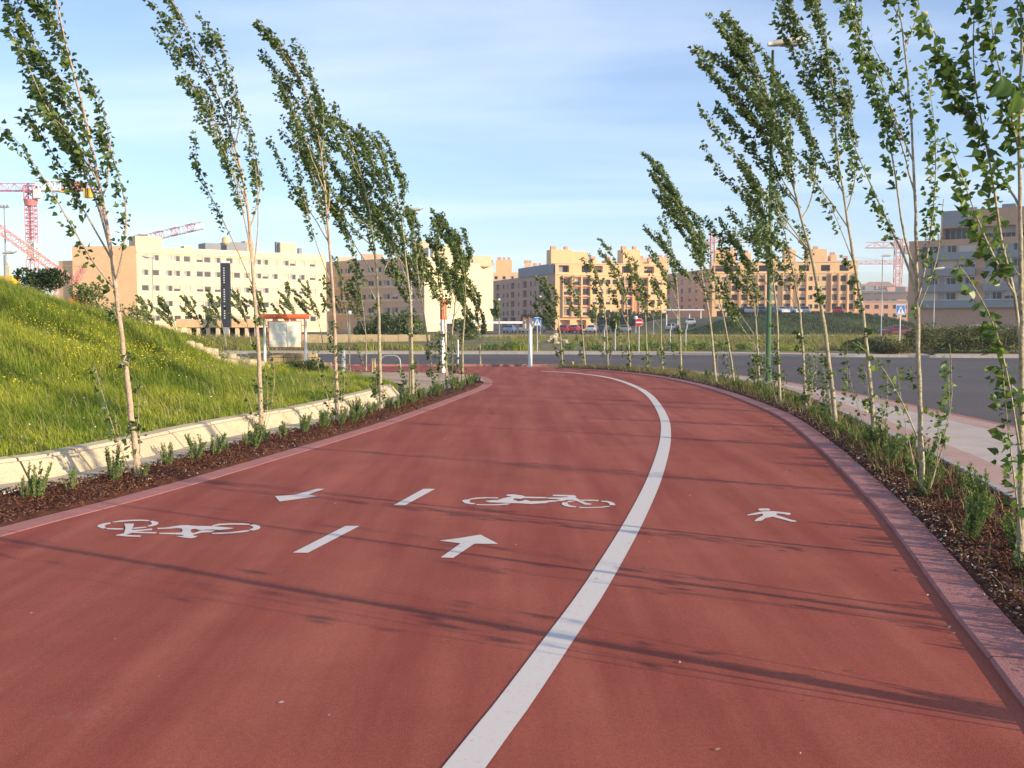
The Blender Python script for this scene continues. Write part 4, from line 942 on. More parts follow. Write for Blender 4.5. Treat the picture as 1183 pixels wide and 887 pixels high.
for i in range(78):
    u = ((i + random.random()) / 78) ** .8; k = int(298 * u); t = random.uniform(.35, .9); p = lin[k].lerp(lou[k], t)
    place_shrub(p.x, p.y, random.uniform(.6, 1.05), random.randrange(4), 'small upright rosemary-like shrub in the bark bed beside the concrete gutter', 'low shrubs in the left bed')

# ------------------------------------------------------------------ stones and low walls
def rock(name, loc, s, seed, label, group, m='stone'):
    rd = random.Random(seed); bm = bmesh.new(); bmesh.ops.create_icosphere(bm, subdivisions=2, radius=1)
    for v in bm.verts:
        k = 1 + .22 * math.sin(v.co.x * 3.1 + seed) * math.cos(v.co.y * 2.7 + seed * 2) + rd.uniform(-.09, .09)
        v.co = Vector((max(-.8, min(.8, v.co.x * k)) * s[0], max(-.8, min(.8, v.co.y * k)) * s[1], max(-.75, min(.75, v.co.z * k)) * s[2]))
    me = bpy.data.meshes.new(name); bm.to_mesh(me); bm.free(); me.materials.append(M[m]); o = bpy.data.objects.new(name, me); COL.objects.link(o)
    o.location = loc; o.rotation_euler = (0, 0, rd.uniform(-.4, .4)); return tag(o, label, 'stone', group)
spots = [(216, 398), (226, 401), (234, 405), (243, 407), (252, 410), (261, 412), (270, 415), (279, 417), (288, 419), (297, 421), (248, 415), (266, 419), (284, 424)]
for i, (px, py) in enumerate(spots):
    Y = 24.6 + .42 * (i % 10) + (i > 9) * .8; q = P(px, py, Y); zg = float(bank_h(np.array([q.x]), np.array([Y]))[0]); z = q.z; k = 0
    while z > zg - .15 and k < 5:
        rock('boulder', (q.x + random.uniform(-.05, .05), q.y - .04 * k, z), (.21 + .04 * ((i + k) % 3), .2, .13 + .02 * (i % 2)), i * 7 + k, 'pale squarish boulder in the stepped row at the right end of the grassy bank', 'boulders retaining the bank end')
        z -= .22; k += 1
for i in range(26):
    a = random.uniform(0, 6.28); rr = random.random(); c = P(642, 375, 76)
    rock('rubble_stone', (c.x + math.cos(a) * rr * 1.0, 76 + math.sin(a) * .8 * rr, .14 + .85 * (1 - rr) * random.uniform(.7, 1)), (random.uniform(.16, .32), random.uniform(.16, .3), random.uniform(.12, .22)), 50 + i, 'pale broken stone in the rubble heap behind the far pavement', 'rubble heap')
def under(mb, name, mats, root, smooth=False):
    l = root.location; mb.v = [(a - l.x, b - l.y, c - l.z) for a, b, c in mb.v]; return mb.build(name, mats, root, smooth=smooth)
M['blocks'] = paver_mat('split_block_wall', (.58, .42, .24), (.50, .36, .2), (.36, .25, .14), 1.0, 0, .9, .3)
# low stepped block wall by the board
a = P(286, 428, 34.9); b = P(366, 428, 34.9); c = P(384, 428, 34.9)
mb = MB()
rows = [(.16, a.x, c.x), (.32, a.x, c.x), (.48, a.x, b.x), (.50 + .12, a.x, b.x - .1)]
z = -.05
for i in range(4):
    h = .165; x1 = [c.x, c.x - .05, b.x + .1, b.x][i]; n = int((x1 - a.x) / .42); x = a.x
    for k in range(n + 1):
        w = min(.42, x1 - x)
        if w > .06: mb.box((x + w / 2, 35.0 + i * .03 + random.uniform(-.012, .012), z + h / 2), (w - .012, .3, h - .008), bev=.02)
        x += w
    z += h
tag(mb.build('block_wall', M['brick_tan']), 'low stepped wall of tan split blocks behind the information board', 'wall')
mb = MB(); a = P(330, 375, 88); b = P(497, 375, 88); n = 9
for k in range(n):
    w = (b.x - a.x) / n; mb.box((a.x + w * (k + .5), 88, .34), (w - .03, .22, .75 + .06 * (k % 2)), bev=.02)
tag(mb.build('boundary_wall', M['brick_tan']), 'long low tan boundary wall in front of the shaded tan block', 'wall')

# ------------------------------------------------------------------ street furniture
def street_lamp(px, Y, ytop, label, headdir=1, m='galv', r=.06, group='street lamps', base_y=None, globe=False, z0=0.0, hl=.55):
    b = P(px, 375, Y); b.z = z0 if base_y is None else P(px, base_y, Y).z; top = P(px, ytop, Y).z
    root = empty('street_lamp', (b.x, Y, b.z)); tag(root, label, 'street lamp', group); h = top - b.z
    mb = MB(); mb.tube([(0, 0, .35), (0, 0, h * .5), (0, 0, h * .985)], [r, r * .8, r * .5], 10); mb.build('pole', M[m], root, smooth=True)
    mb = MB(); mb.tube([(0, 0, -.1), (0, 0, .36), (0, 0, .40)], [r * 1.5, r * 1.45, r * 1.05], 10); mb.tube([(0, 0, -.02), (0, 0, .03)], [r * 2.4, r * 2.4], 10); mb.build('base', M[m], root)
    if globe:
        bm = bmesh.new(); bmesh.ops.create_icosphere(bm, subdivisions=2, radius=.22); me = bpy.data.meshes.new('lamp_head'); bm.to_mesh(me); bm.free(); me.materials.append(M['white_paint']); o = bpy.data.objects.new('lamp_head', me); COL.objects.link(o); o.parent = root; o.location = (0, 0, h)
        return root
    # cobra head: tapered shell with a flat glass beneath
    mb = MB(); d = headdir; L = hl / .55; S = 9; vs = []; 
    secs = [(-.10, .05, .05, 0), (.0, .085, .085, .01), (.18, .125, .10, .03), (.40, .14, .095, .065), (.58, .12, .07, .09), (.66, .05, .03, .10)]
    for x, w, t, zc in secs:
        for k in range(S): a = math.pi * 2 * k / S; zz = math.sin(a); vs.append((d * x * L, math.cos(a) * w * L, (h + zc * L + zz * t * L * (1 if zz > 0 else .45))))
    fs = []
    for i in range(len(secs) - 1):
        for k in range(S): fs.append((i * S + k, i * S + (k + 1) % S, (i + 1) * S + (k + 1) % S, (i + 1) * S + k))
    fs += [tuple(range(S)), tuple((len(secs) - 1) * S + k for k in range(S - 1, -1, -1))]
    mb.add(vs, fs); mb.build('lamp_head', M['lamp_shell'], root, smooth=True)
    mb = MB(); mb.box((d * .33 * L, 0, h + .005 * L), (.34 * L, .17 * L, .035 * L), bev=.01); mb.build('diffuser', M['glass_lt'], root)
    return root
street_lamp(888, 27.2, 52, 'tall green-painted street lamp on the right footway with a pale hooded head', 1, 'green_post', .075, hl=.74)
street_lamp(475.5, 56.5 + 3.5, 243, 'thin street lamp behind the left poplars, head pointing right', 1, 'galv', .06, hl=.62)
street_lamp(177.5, 94, 298, 'street lamp in front of the cream block facade', -1, 'galv', .06, hl=.8)
street_lamp(7, 70, 293, 'street lamp rising behind the bank at the left picture edge', 1, 'galv', .07, hl=.75)
street_lamp(1018, 96, 296, 'grey street lamp right of the distant town gap', 1, 'galv', .06, hl=.8)
street_lamp(1078.5, 117, 311, 'street lamp in front of the grey-banded block', 1, 'galv', .06, hl=.95)
street_lamp(404, 105, 361, 'low globe lamp above the low tan wall', 1, 'galv', .05, globe=True)
street_lamp(378.5, 112, 358, 'low globe lamp right of the information board', 1, 'galv', .05, globe=True)
street_lamp(576.5, 165, 346, 'globe lamp at the corner between the pale end wall and the orange block', 1, 'galv', .06, globe=True)
street_lamp(624, 165, 343, 'globe lamp before the shaded wing of the orange block', 1, 'galv', .06, globe=True)
street_lamp(734.5, 112, 367, 'low globe lamp right above the no-entry sign', 1, 'galv', .05, globe=True)
street_lamp(755, 160, 355, 'globe lamp before the right end of the orange block', 1, 'galv', .05, globe=True)
# tall floodlight mast
b = P(9, 375, 230); root = empty('floodlight_mast', (b.x, 230, 0)); tag(root, 'thin tall floodlight mast beyond the bank, left of the crane', 'floodlight')
h = P(9, 240, 230).z; mb = MB(); mb.tube([(0, 0, 0), (0, 0, h)], [.3, .16], 8); mb.build('pole', M['galv'], root)
mb = MB(); mb.box((0, 0, h + .1), (2.2, .5, .25)); [mb.box((x, -.2, h + .45), (.5, .35, .45), bev=.05) for x in (-.8, 0, .8)]; mb.build('lamp_head', M['galv'], root)

def sign_post(px, pyb, Y, ytop, name, label, plate, r=.03, m='galv', cat='sign'):
    b = P(px, pyb, Y); z0 = b.z; root = empty(name, (b.x, Y, z0)); tag(root, label, cat)
    h = P(px, ytop, Y).z - z0; mb = MB(); mb.tube([(0, 0, -.1), (0, 0, h)], r, 8); mb.build('pole', M[m], root)
    plate(root, h); return root
def mat_flat(n, c, r=.5): return mat(n, c, r, .04, 6)
M['sign_blue'] = mat_flat('sign_blue', (.06, .22, .62)); M['sign_red'] = mat_flat('sign_red', (.55, .02, .03)); M['sign_white'] = mat_flat('sign_white', (.82, .82, .82)); M['sign_back'] = mat_flat('sign_cream', (.70, .60, .40))
def crossing_plate(s):
    def f(root, h):
        mb = MB(); mb.box((0, -.045, h - s / 2), (s, .02, s * 1.12), bev=.006); mb.build('sign_plate', M['sign_white'], root)
        mb = MB(); mb.box((0, -.058, h - s / 2), (s * .90, .006, s * 1.0)); mb.build('sign_face', M['sign_blue'], root)
        c = h - s / 2; y = -.064
        mb = MB(); mb.v = [(-s * .40, y, c - s * .42), (s * .40, y, c - s * .42), (0, y, c + s * .40), (-s * .40, y - .003, c - s * .42), (s * .40, y - .003, c - s * .42), (0, y - .003, c + s * .40)]
        mb.f = [(0, 1, 2), (3, 4, 5), (0, 1, 4, 3), (1, 2, 5, 4), (2, 0, 3, 5)]; mb.m = [0] * 5; mb.build('sign_triangle', M['sign_white'], root)
        mb = MB(); y = -.072     # walking figure on the triangle
        def bar(x0, z0, x1, z1, w):
            d = Vector((x1 - x0, 0, z1 - z0)); n = Vector((-d.z, 0, d.x)).normalized() * w / 2; a = Vector((x0 * s, y, c + z0 * s)); b = Vector((x1 * s, y, c + z1 * s)); n = n * s
            e = Vector((0, .004, 0)); mb.add([a - n, b - n, b + n, a + n, a - n + e, b - n + e, b + n + e, a + n + e], [(0, 1, 2, 3), (7, 6, 5, 4), (0, 4, 5, 1), (1, 5, 6, 2), (2, 6, 7, 3), (3, 7, 4, 0)])
        bar(0, -.08, .02, .08, .09); bar(0, -.08, -.10, -.32, .05); bar(0, -.08, .10, -.32, .05); bar(.01, .06, -.11, -.06, .035); bar(.01, .06, .11, -.03, .035); bar(.02, .10, .02, .17, .07)
        mb.build('sign_figure', M['black'], root)
    return f
sign_post(620.5, 408, 56.5, 367, 'crossing_sign', 'blue and white pedestrian crossing sign behind the white post with cream box', crossing_plate(.44))
sign_post(1039, 408.5, 54.0, 352.5, 'crossing_sign', 'blue and white pedestrian crossing sign beside the scrub at the right', crossing_plate(.50), m='white_paint')
def noentry(root, h):
    mb = MB(); n = 28; r = .235; c = h - .235
    for y0, rr, mi in ((-.04, r, 1), (-.055, r * .93, 0)):
        f = [(math.cos(6.2832 * k / n) * rr, y0, c + math.sin(6.2832 * k / n) * rr) for k in range(n)]; g = [(x, y0 + .014, z) for x, y, z in f]
        mb.add(f + g, [tuple(range(n)), tuple(range(2 * n - 1, n - 1, -1))] + [(k, n + k, n + (k + 1) % n, (k + 1) % n) for k in range(n)], mi)
    mb.build('sign_disc', [M['sign_red'], M['sign_white']], root)
    mb = MB(); mb.box((0, -.062, c), (r * 1.45, .008, r * .36)); mb.build('sign_bar', M['sign_white'], root)
sign_post(738, 409.5, 56.8, 367.5, 'no_entry_sign', 'round red no-entry sign with a white bar on a thin grey post', noentry)
# white post with cream box panel
b = G(612.5, 423.3); root = empty('panel_post', (b.x, b.y, 0), .5); tag(root, 'thick white post with a cream box panel at the far end of the path', 'signpost')
h = P(612.5, 367.5, b.y).z
mb = MB(); mb.box((0, 0, h / 2 - .03), (.12, .12, h + .06), bev=.012); mb.build('post', M['white_paint'], root)
mb = MB(); mb.box((-.02, .12, h - .20), (.46, .09, .40), bev=.01); mb.build('panel', M['sign_back'], root)
mb = MB(); mb.box((-.02, .12, h + .02), (.50, .12, .03), bev=.006); mb.build('cap', M['orange_paint'], root)
# orange-topped totem
b = G(512.5, 430.3); root = empty('totem_post', (b.x, b.y, 0), .6); h = P(512.5, 345, b.y).z; tag(root, 'tall white post with a bright orange top third, among the left poplars', 'marker post')
mb = MB(); mb.box((0, 0, h * .36 - .02), (.17, .13, h * .72 + .04), bev=.012); mb.build('post', M['white_paint'], root)
mb = MB(); mb.box((0, 0, h * .86), (.185, .145, h * .28), bev=.012); mb.build('top_section', M['orange_paint'], root)
# white bollard
b = G(397, 431); root = empty('bollard', (b.x, b.y, 0)); tag(root, 'white cylindrical bollard at the turn of the red path', 'bollard'); h = P(397, 405, b.y).z
mb = MB(); mb.tube([(0, 0, -.05), (0, 0, h - .03)], [.065, .065], 16); mb.build('post', M['white_paint'], root, smooth=False)
mb = MB(); mb.tube([(0, 0, h - .03), (0, 0, h - .005), (0, 0, h + .02)], [.075, .07, .03], 16); mb.build('cap', M['white_paint'], root)
def stake(px, py, ytop, r, label, Y=None, m='wood', group=None, name='wooden_post'):
    b = G(px, py); h = P(px, ytop, b.y).z; mb = MB(); mb.tube([(0, 0, -.05), (.01, 0, h * .5), (.0, 0, h - .02), (0, 0, h)], [r, r * .97, r * .95, r * .7], 9)
    o = mb.build(name, M[m], loc=(b.x, b.y, 0)); return tag(o, label, 'post', group)
stake(430, 430.5, 414, .045, 'left one of two short wooden posts behind the left bed'); stake(432.6, 431, 413.5, .045, 'right one of two short wooden posts behind the left bed')
stake(474.5, 462, 367, .045, 'chest-high thick wooden tree stake at the fifth left poplar')
stake(647.3, 423.4, 417.5, .05, 'left one of two short stakes at the far end of the right bed'); stake(661.4, 424, 417.5, .05, 'right one of two short stakes at the far end of the right bed')
stake(529, 420, 392, .035, 'thin pale post on the road edge beside the pale end wall', m='white_paint', name='thin_post')
# metal hoop
b = G(451, 430.5); mb = MB(); pts = [(-.33, 0, -.05), (-.33, 0, .35), (-.28, 0, .50), (-.15, 0, .57), (.15, 0, .57), (.28, 0, .50), (.33, 0, .35), (.33, 0, -.05)]
mb.tube(smooth_line([Vector(p) for p in pts], .05), .022, 8); tag(mb.build('cycle_hoop', M['galv'], loc=(b.x, b.y, 0), smooth=True), 'low metal cycle hoop behind the left bed', 'cycle stand')
# bent-top metal posts across the road
for i, px in enumerate([698, 710.5, 774, 792]):
    b = P(px, 405.5, 60.3); h = P(px, 373.5, 60.3).z; mb = MB()
    mb.tube(smooth_line([Vector((0, 0, 0)), Vector((0, 0, h * .7)), Vector((.06, 0, h * .8)), Vector((.06, 0, h))], .2), .045, 7)
    tag(mb.build('metal_post', M['galv'], loc=(b.x, 60.3, .04), smooth=True), ['slim grey metal post left of the short round-headed young tree', 'slim grey metal post just touching the short round-headed young tree', 'slim grey metal post right of the no-entry sign', 'slim grey metal post farthest right of the no-entry sign'][i], 'post', 'grey metal posts across the road')
# information board
root = empty('information_board', (0, 0, 0)); Y = 34.3; xl = P(306, 375, Y).x; xr = P(352.5, 375, Y).x; root.location = ((xl + xr) / 2, Y, 0); root.rotation_euler = (0, 0, .32)
tag(root, 'information board with a pale map, white posts and an orange-red top beam', 'notice board'); cx = root.location.x; zt = P(330, 363.5, Y).z
for x in (xl, xr):
    mb = MB(); mb.tube([(x - cx, 0, -.1), (x - cx, 0, zt - .12)], .052, 12); mb.build('post', M['white_paint'], root, smooth=True)
mb = MB(); mb.tube([(xl - cx - .13, 0, zt - .06), (xr - cx + .13, 0, zt - .06)], .085, 12); mb.build('top_beam', M['orange_paint'], root, smooth=False)
zb = P(330, 401.5, Y).z; z2 = P(330, 370.5, Y).z
def map_mat():
    m, nt, b = new_mat('map_print'); N = nt.nodes; L = nt.links; tc = N.new('ShaderNodeTexCoord')
    v = N.new('ShaderNodeTexVoronoi'); v.inputs['Scale'].default_value = 6; v.feature = 'DISTANCE_TO_EDGE'; L.new(tc.outputs['Object'], v.inputs['Vector'])
    n = N.new('ShaderNodeTexNoise'); n.inputs['Scale'].default_value = 2.2; L.new(tc.outputs['Object'], n.inputs['Vector'])
    r = N.new('ShaderNodeValToRGB'); e = r.color_ramp.elements; e[0].position = .4; e[0].color = (.82, .78, .70, 1); e[1].position = .62; e[1].color = (.76, .80, .64, 1); L.new(n.outputs['Fac'], r.inputs['Fac'])
    r2 = N.new('ShaderNodeValToRGB'); e = r2.color_ramp.elements; e[0].position = .0; e[0].color = (.75, .45, .42, 1); e[1].position = .03; e[1].color = (1, 1, 1, 1); L.new(v.outputs['Distance'], r2.inputs['Fac'])
    x = N.new('ShaderNodeMix'); x.data_type = 'RGBA'; x.blend_type = 'MULTIPLY'; x.inputs[0].default_value = .6; L.new(r.outputs['Color'], x.inputs[6]); L.new(r2.outputs['Color'], x.inputs[7]); L.new(x.outputs[2], b.inputs['Base Color'])
    b.inputs['Roughness'].default_value = .3; return m
M['map'] = map_mat()
mb = MB(); w = xr - xl - .26; mb.box((0, .02, (zb + z2) / 2), (w, .04, z2 - zb), bev=.005); mb.build('panel', M['orange_paint'], root)
mb = MB(); mb.box((0, -.006, (zb + z2) / 2), (w - .06, .02, z2 - zb - .05)); mb.build('map', M['map'], root)
for x in (-w / 2 - .04, w / 2 + .04):
    mb = MB(); [mb.box((x, 0, z), (.10, .03, .05)) for z in (zb + .15, z2 - .15)]; mb.build('bracket', M['galv'], root)
# tall dark banner in front of the cream block
b = P(261.5, 375, 110); root = empty('banner_pylon', (b.x, 110, 0)); tag(root, 'tall dark vertical advertising pylon before the cream block, pale top edge', 'advertising pylon')
zt = P(261, 304, 110).z; z0 = P(261, 378, 110).z
mb = MB(); mb.box((0, 0, (zt + z0) / 2), (1.05, .35, zt - z0), bev=.03); mb.build('panel', M['banner'], root)
mb = MB(); mb.box((0, 0, zt + .12), (.95, .3, .22), bev=.02); mb.build('cap', M['sign_white'], root)
mb = MB(); mb.box((0, 0, z0 / 2), (.45, .3, z0 + .2)); mb.build('post', M['galv'], root)
mb = MB(); rd = random.Random(4)
for k in range(22):   # column of small pale characters, too small to read in the photograph
    if k in (7, 8, 15): continue
    z = zt - .55 - k * .26; mb.box((-.12, -.182, z), (.13, .01, .12)); 
mb.build('lettering', M['sign_white'], root)

# ------------------------------------------------------------------ buildings
WCACHE = {}
def window_mesh(w, h, kind, fr='frame_w'):
    """origin at the window centre, facing -Y: frame, panes, optional half-lowered shutter"""
    key = (round(w, 2), round(h, 2), kind, fr)
    if key in WCACHE: return WCACHE[key]
    mb = MB(); f = .09
    mb.box((0, 0, h / 2 - f / 2), (w, .09, f)); mb.box((0, 0, -h / 2 + f / 2), (w, .09, f))
    for x in (-w / 2 + f / 2, w / 2 - f / 2): mb.box((x, 0, 0), (f, .088, h - 2 * f))
    nm = max(0, int(round(w / 1.0)) - 1)
    for k in range(nm): mb.box((-w / 2 + w * (k + 1) / (nm + 1), 0, 0), (f * .8, .086, h - 2 * f))
    mb.box((0, .03, 0), (w - f, .02, h - f), 1)
    if kind == 1: mb.box((0, -.01, h * .22), (w - 2 * f, .05, h * .5), 2)
    if kind == 2: mb.box((0, -.01, 0), (w - 2 * f, .05, h - 2 * f), 2)
    if kind == 3: mb.box((-w * .24, .005, 0), (w * .42, .03, h - 2 * f), 3)
    mb.box((0, -.12, -h / 2 - .03), (w + .1, .2, .06))
    o = mb.build('window', [M[fr], M['glass'], M['shutter'], M['glass_lt']]); WCACHE[key] = o.data; bpy.data.objects.remove(o)
    return WCACHE[key]
class Building:
    def __init__(s, name, label, origin, cat='building', group=None):
        s.root = empty(name, origin); tag(s.root, label, cat, group); s.o = Vector(origin); s.wall = MB(); s.nw = 0; s.rd = random.Random(label); s.trim = {}
    def facade(s, p0, p1, z0, z1, ops=(), mi=0, depth=.22, kinds=(0, 0, 1, 3), mfn=None, glass=True, matmap=None):
        p0 = Vector((p0[0], p0[1], 0)) - Vector((s.o.x, s.o.y, 0)); p1 = Vector((p1[0], p1[1], 0)) - Vector((s.o.x, s.o.y, 0))
        L = (p1 - p0).length; u = (p1 - p0) / L; n = Vector((u.y, -u.x, 0)); zo = s.o.z; ang = math.atan2(u.y, u.x)
        us = sorted({0.0, L} | {round(min(max(q, 0), L), 3) for o in ops for q in o[:2]}); zs = sorted({z0, z1} | {round(min(max(q, z0), z1), 3) for o in ops for q in o[2:4]})
        if mfn: zs = sorted(set(zs) | {z for z in mfn[0] if z0 < z < z1})
        def W(a, z, d=0.0): q = p0 + u * a - n * d; return (q.x, q.y, z - zo)
        for i in range(len(us) - 1):
            for j in range(len(zs) - 1):
                um = (us[i] + us[i + 1]) / 2; zm = (zs[j] + zs[j + 1]) / 2
                if us[i + 1] - us[i] < 1e-4 or any(o[0] < um < o[1] and o[2] < zm < o[3] for o in ops): continue
                s.wall.quad(W(us[i], zs[j]), W(us[i + 1], zs[j]), W(us[i + 1], zs[j + 1]), W(us[i], zs[j + 1]), mfn[1](um, zm) if mfn else mi)
        for o in ops:
            a, b, c, d = o[:4]; dp = o[4] if len(o) > 4 else depth; a = max(a, 0); b = min(b, L)
            s.wall.quad(W(a, c), W(a, d), W(a, d, dp), W(a, c, dp), mi); s.wall.quad(W(b, c, dp), W(b, d, dp), W(b, d), W(b, c), mi)
            s.wall.quad(W(a, d), W(b, d), W(b, d, dp), W(a, d, dp), mi); s.wall.quad(W(a, c, dp), W(b, c, dp), W(b, c), W(a, c), mi)
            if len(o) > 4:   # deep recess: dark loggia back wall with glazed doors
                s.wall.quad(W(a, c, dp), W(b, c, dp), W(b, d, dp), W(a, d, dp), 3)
            s.nw += 1
            q = p0 + u * ((a + b) / 2) - n * (dp - .06 if len(o) <= 4 else dp - .10)
            w = window_mesh(b - a - .02, (d - c) - .02 - (.0), s.rd.choice(kinds), getattr(s, 'frame', 'frame_w'))
            if s.nw <= 100:
                ob = bpy.data.objects.new('window', w); COL.objects.link(ob); ob.parent = s.root; ob.location = (q.x, q.y, (c + d) / 2 - zo); ob.rotation_euler = (0, 0, ang)
    def box(s, c, size, mi=0, rot=0.0, part=None, m=None, bev=0):
        mb = s.trim.setdefault(part, (MB(), m))[0] if part else s.wall
        mb.box((c[0] - s.o.x, c[1] - s.o.y, c[2] - s.o.z), size, mi if not part else 0, rot, bev)
    def solo(s, name, m, c, size, rot=0.0, bev=0):
        mb = MB(); mb.box((0, 0, 0), size, 0, 0, bev); o = mb.build(name, m, s.root); o.location = (c[0] - s.o.x, c[1] - s.o.y, c[2] - s.o.z); o.rotation_euler = (0, 0, rot); return o
    def poly_roof(s, pts, z, m, parapet=None, th=.25):
        mb = MB(); mb.poly([(p[0] - s.o.x, p[1] - s.o.y, z - s.o.z) for p in pts])
        mb.build('roof', m, s.root)
    def done(s, mats):
        s.wall.build('wall', mats, s.root)
        for k, (mb, m) in s.trim.items(): mb.build(k, m, s.root)
def grid(cols, w, zs, h, skip=()):
    return [(c - w / 2, c + w / 2, z - h / 2, z + h / 2) for z in zs for c in cols if (c, z) not in skip]
def perp(p0, p1):
    u = (Vector((p1[0], p1[1], 0)) - Vector((p0[0], p0[1], 0))).normalized(); return u, Vector((u.y, -u.x, 0)), math.atan2(u.y, u.x)

# cream block on the left
a = (-75.0, 200.0); b = (-42.0, 226.0); e = (-88.2, 200.8); back = [(-55, 243), (-92, 222)]
B = Building('apartment_block', 'long cream apartment block with five rows of windows, left of the photo behind the bank', (a[0], a[1], 0), 'building')
zs = [15.1, 12.1, 9.0, 5.9, 2.9]; cols = [1.6 + 2.15 * k + (.5 if k % 3 == 2 else 0) for k in range(18)]
B.facade(a, b, 0, 17.3, grid(cols, 1.45, zs, 1.25), 0, kinds=(0, 1, 2, 3, 3, 2), depth=.25)
B.facade(e, a, 0, 17.3, grid([2.2], 1.2, [5.9], 1.2), 1)
B.facade(b, back[0], 0, 17.3, (), 0); B.facade(back[0], back[1], 0, 17.3, (), 0); B.facade(back[1], e, 0, 17.3, (), 1)
# lower stepped wing at the far left end
e2 = (-91.8, 202.6); B.facade(e2, (-87.6, 201.4), 0, 14.5, (), 1); B.facade((-96, 222), e2, 0, 14.5, (), 1)
B.wall.quad(*[(p[0] - a[0], p[1] - a[1], 14.5) for p in (e2, (-87.6, 201.4), (-90, 222), (-96, 222))], 2)
B.poly_roof([a, b, back[0], back[1], e], 16.6, M['roof_grey'])
u, nrm, ang = perp(a, b)
for (t, d, w, dp, h, m, nm) in [(3.5, 5, 5.5, 4, 3.0, 'cream_pale', 'stair_house'), (12.5, 6, 2.0, 2, 1.6, 'cream_pale', 'chimney'), (17.0, 5, 3.4, 4, 2.3, 'grey_band', 'plant_room'), (22.5, 5.5, 4.6, 4, 2.8, 'grey_band', 'plant_room'), (25.5, 5, 2.0, 2.4, 3.2, 'tan_wall', 'plant_room'), (35, 6, 3.8, 3, 3.4, 'cream_pale', 'stair_house'), (33, 6, .8, .8, 3.6, 'grey_band', 'chimney'), (38.5, 6, .8, .8, 2.4, 'grey_band', 'chimney')]:
    q = Vector((a[0], a[1], 0)) + u * t - nrm * d; B.solo(nm, M[m], (q.x, q.y, 16.6 + h / 2), (w, dp, h), ang, .04)
q = Vector((a[0], a[1], 0)) + u * 20.2 - nrm * 4
mb = MB(); mb.tube([(0, 0, -.9), (0, 0, -.5), (0, 0, .5), (0, 0, .9)], [.35, .85, .85, .35], 12); o = mb.build('water_tank', M['ochre'], B.root); o.location = (q.x - a[0], q.y - a[1], 19.6)
for zc in (16.05, 1.45):
    q = Vector((a[0], a[1], 0)) + u * 21 + nrm * .08; B.solo('cornice', M['cream_pale'], (q.x, q.y, zc), (42, .16, .18), ang)
B.done([M['cream'], M['ochre'], M['roof_grey'], M['dark']])
# ochre canopy on posts in front of it
p0 = P(206, 375, 112); p1 = P(300, 375, 112); cx = (p0.x + p1.x) / 2; root = empty('carport', (cx, 112, 0)); tag(root, 'long low ochre canopy on square posts at the foot of the cream block', 'canopy')
mb = MB(); mb.box((0, 1.5, 1.75), (p1.x - p0.x, 4.5, .95), bev=.04); mb.build('roof', M['ochre'], root)
n = 8
for k in range(n + 1):
    mb = MB(); mb.box((0, 0, .65), (.38, .38, 1.5)); o = mb.build('post', M['cream'], root); o.location = (-(p1.x - p0.x) / 2 + .25 + (p1.x - p0.x - .5) * k / n, -.4, 0)
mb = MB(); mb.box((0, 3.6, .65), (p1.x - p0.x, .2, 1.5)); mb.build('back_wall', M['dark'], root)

# tan block with the bright blank end wall
a = (-46.5, 241.0); b = (-19.4, 221.5); c = (-4.8, 255.0); d = (-32, 276)
B = Building('apartment_block', 'tan apartment block in shade with pale window bands and a blank sunlit end wall', (b[0], b[1], 0))
zs = [14.2, 11.1, 8.0, 4.9]; Lab = math.hypot(b[0] - a[0], b[1] - a[1])
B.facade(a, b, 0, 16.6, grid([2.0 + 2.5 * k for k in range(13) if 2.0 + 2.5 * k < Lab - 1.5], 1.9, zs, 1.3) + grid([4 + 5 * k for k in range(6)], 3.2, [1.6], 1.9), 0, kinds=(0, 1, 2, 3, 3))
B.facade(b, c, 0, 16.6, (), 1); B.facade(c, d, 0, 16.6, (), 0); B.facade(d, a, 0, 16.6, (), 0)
B.poly_roof([a, b, c, d], 16.0, M['roof_grey'])
u, nrm, ang = perp(a, b)
for z in zs: q = Vector((b[0], b[1], 0)) - u * (Lab / 2) + nrm * .05; B.solo('window_band', M['cream_pale'], (q.x, q.y, z - .95), (Lab - 1, .12, .3), ang)
for (x, y, w, dp, h, m) in [(-16, 236, 6, 5, 4.2, 'gold_wall'), (-22, 240, 3.5, 4, 5.4, 'cream_pale'), (-9, 250, 7, 5, 2.6, 'cream_pale'), (-34, 243, 5, 4, 2.6, 'tan_wall'), (-41, 247, 4, 3, 2.2, 'cream_pale'), (-13.5, 243, 2.2, 2.2, 5.2, 'gold_wall')]:
    B.solo('stair_house', M[m], (x, y, 16.0 + h / 2), (w, dp, h), .2, .05)
u2, n2, ang2 = perp(b, c); q = Vector((c[0], c[1], 0)) - u2 * 8
B.solo('terrace_rail', M['galv'], (q.x - 1, q.y + 1, 17.4), (14, .1, .9), ang2)
B.solo('entrance_canopy', M['white_paint'], (-8.2, 232, 2.1), (26, 7, .55), .12, .04)
B.done([M['tan_wall'], M['gold_wall']])

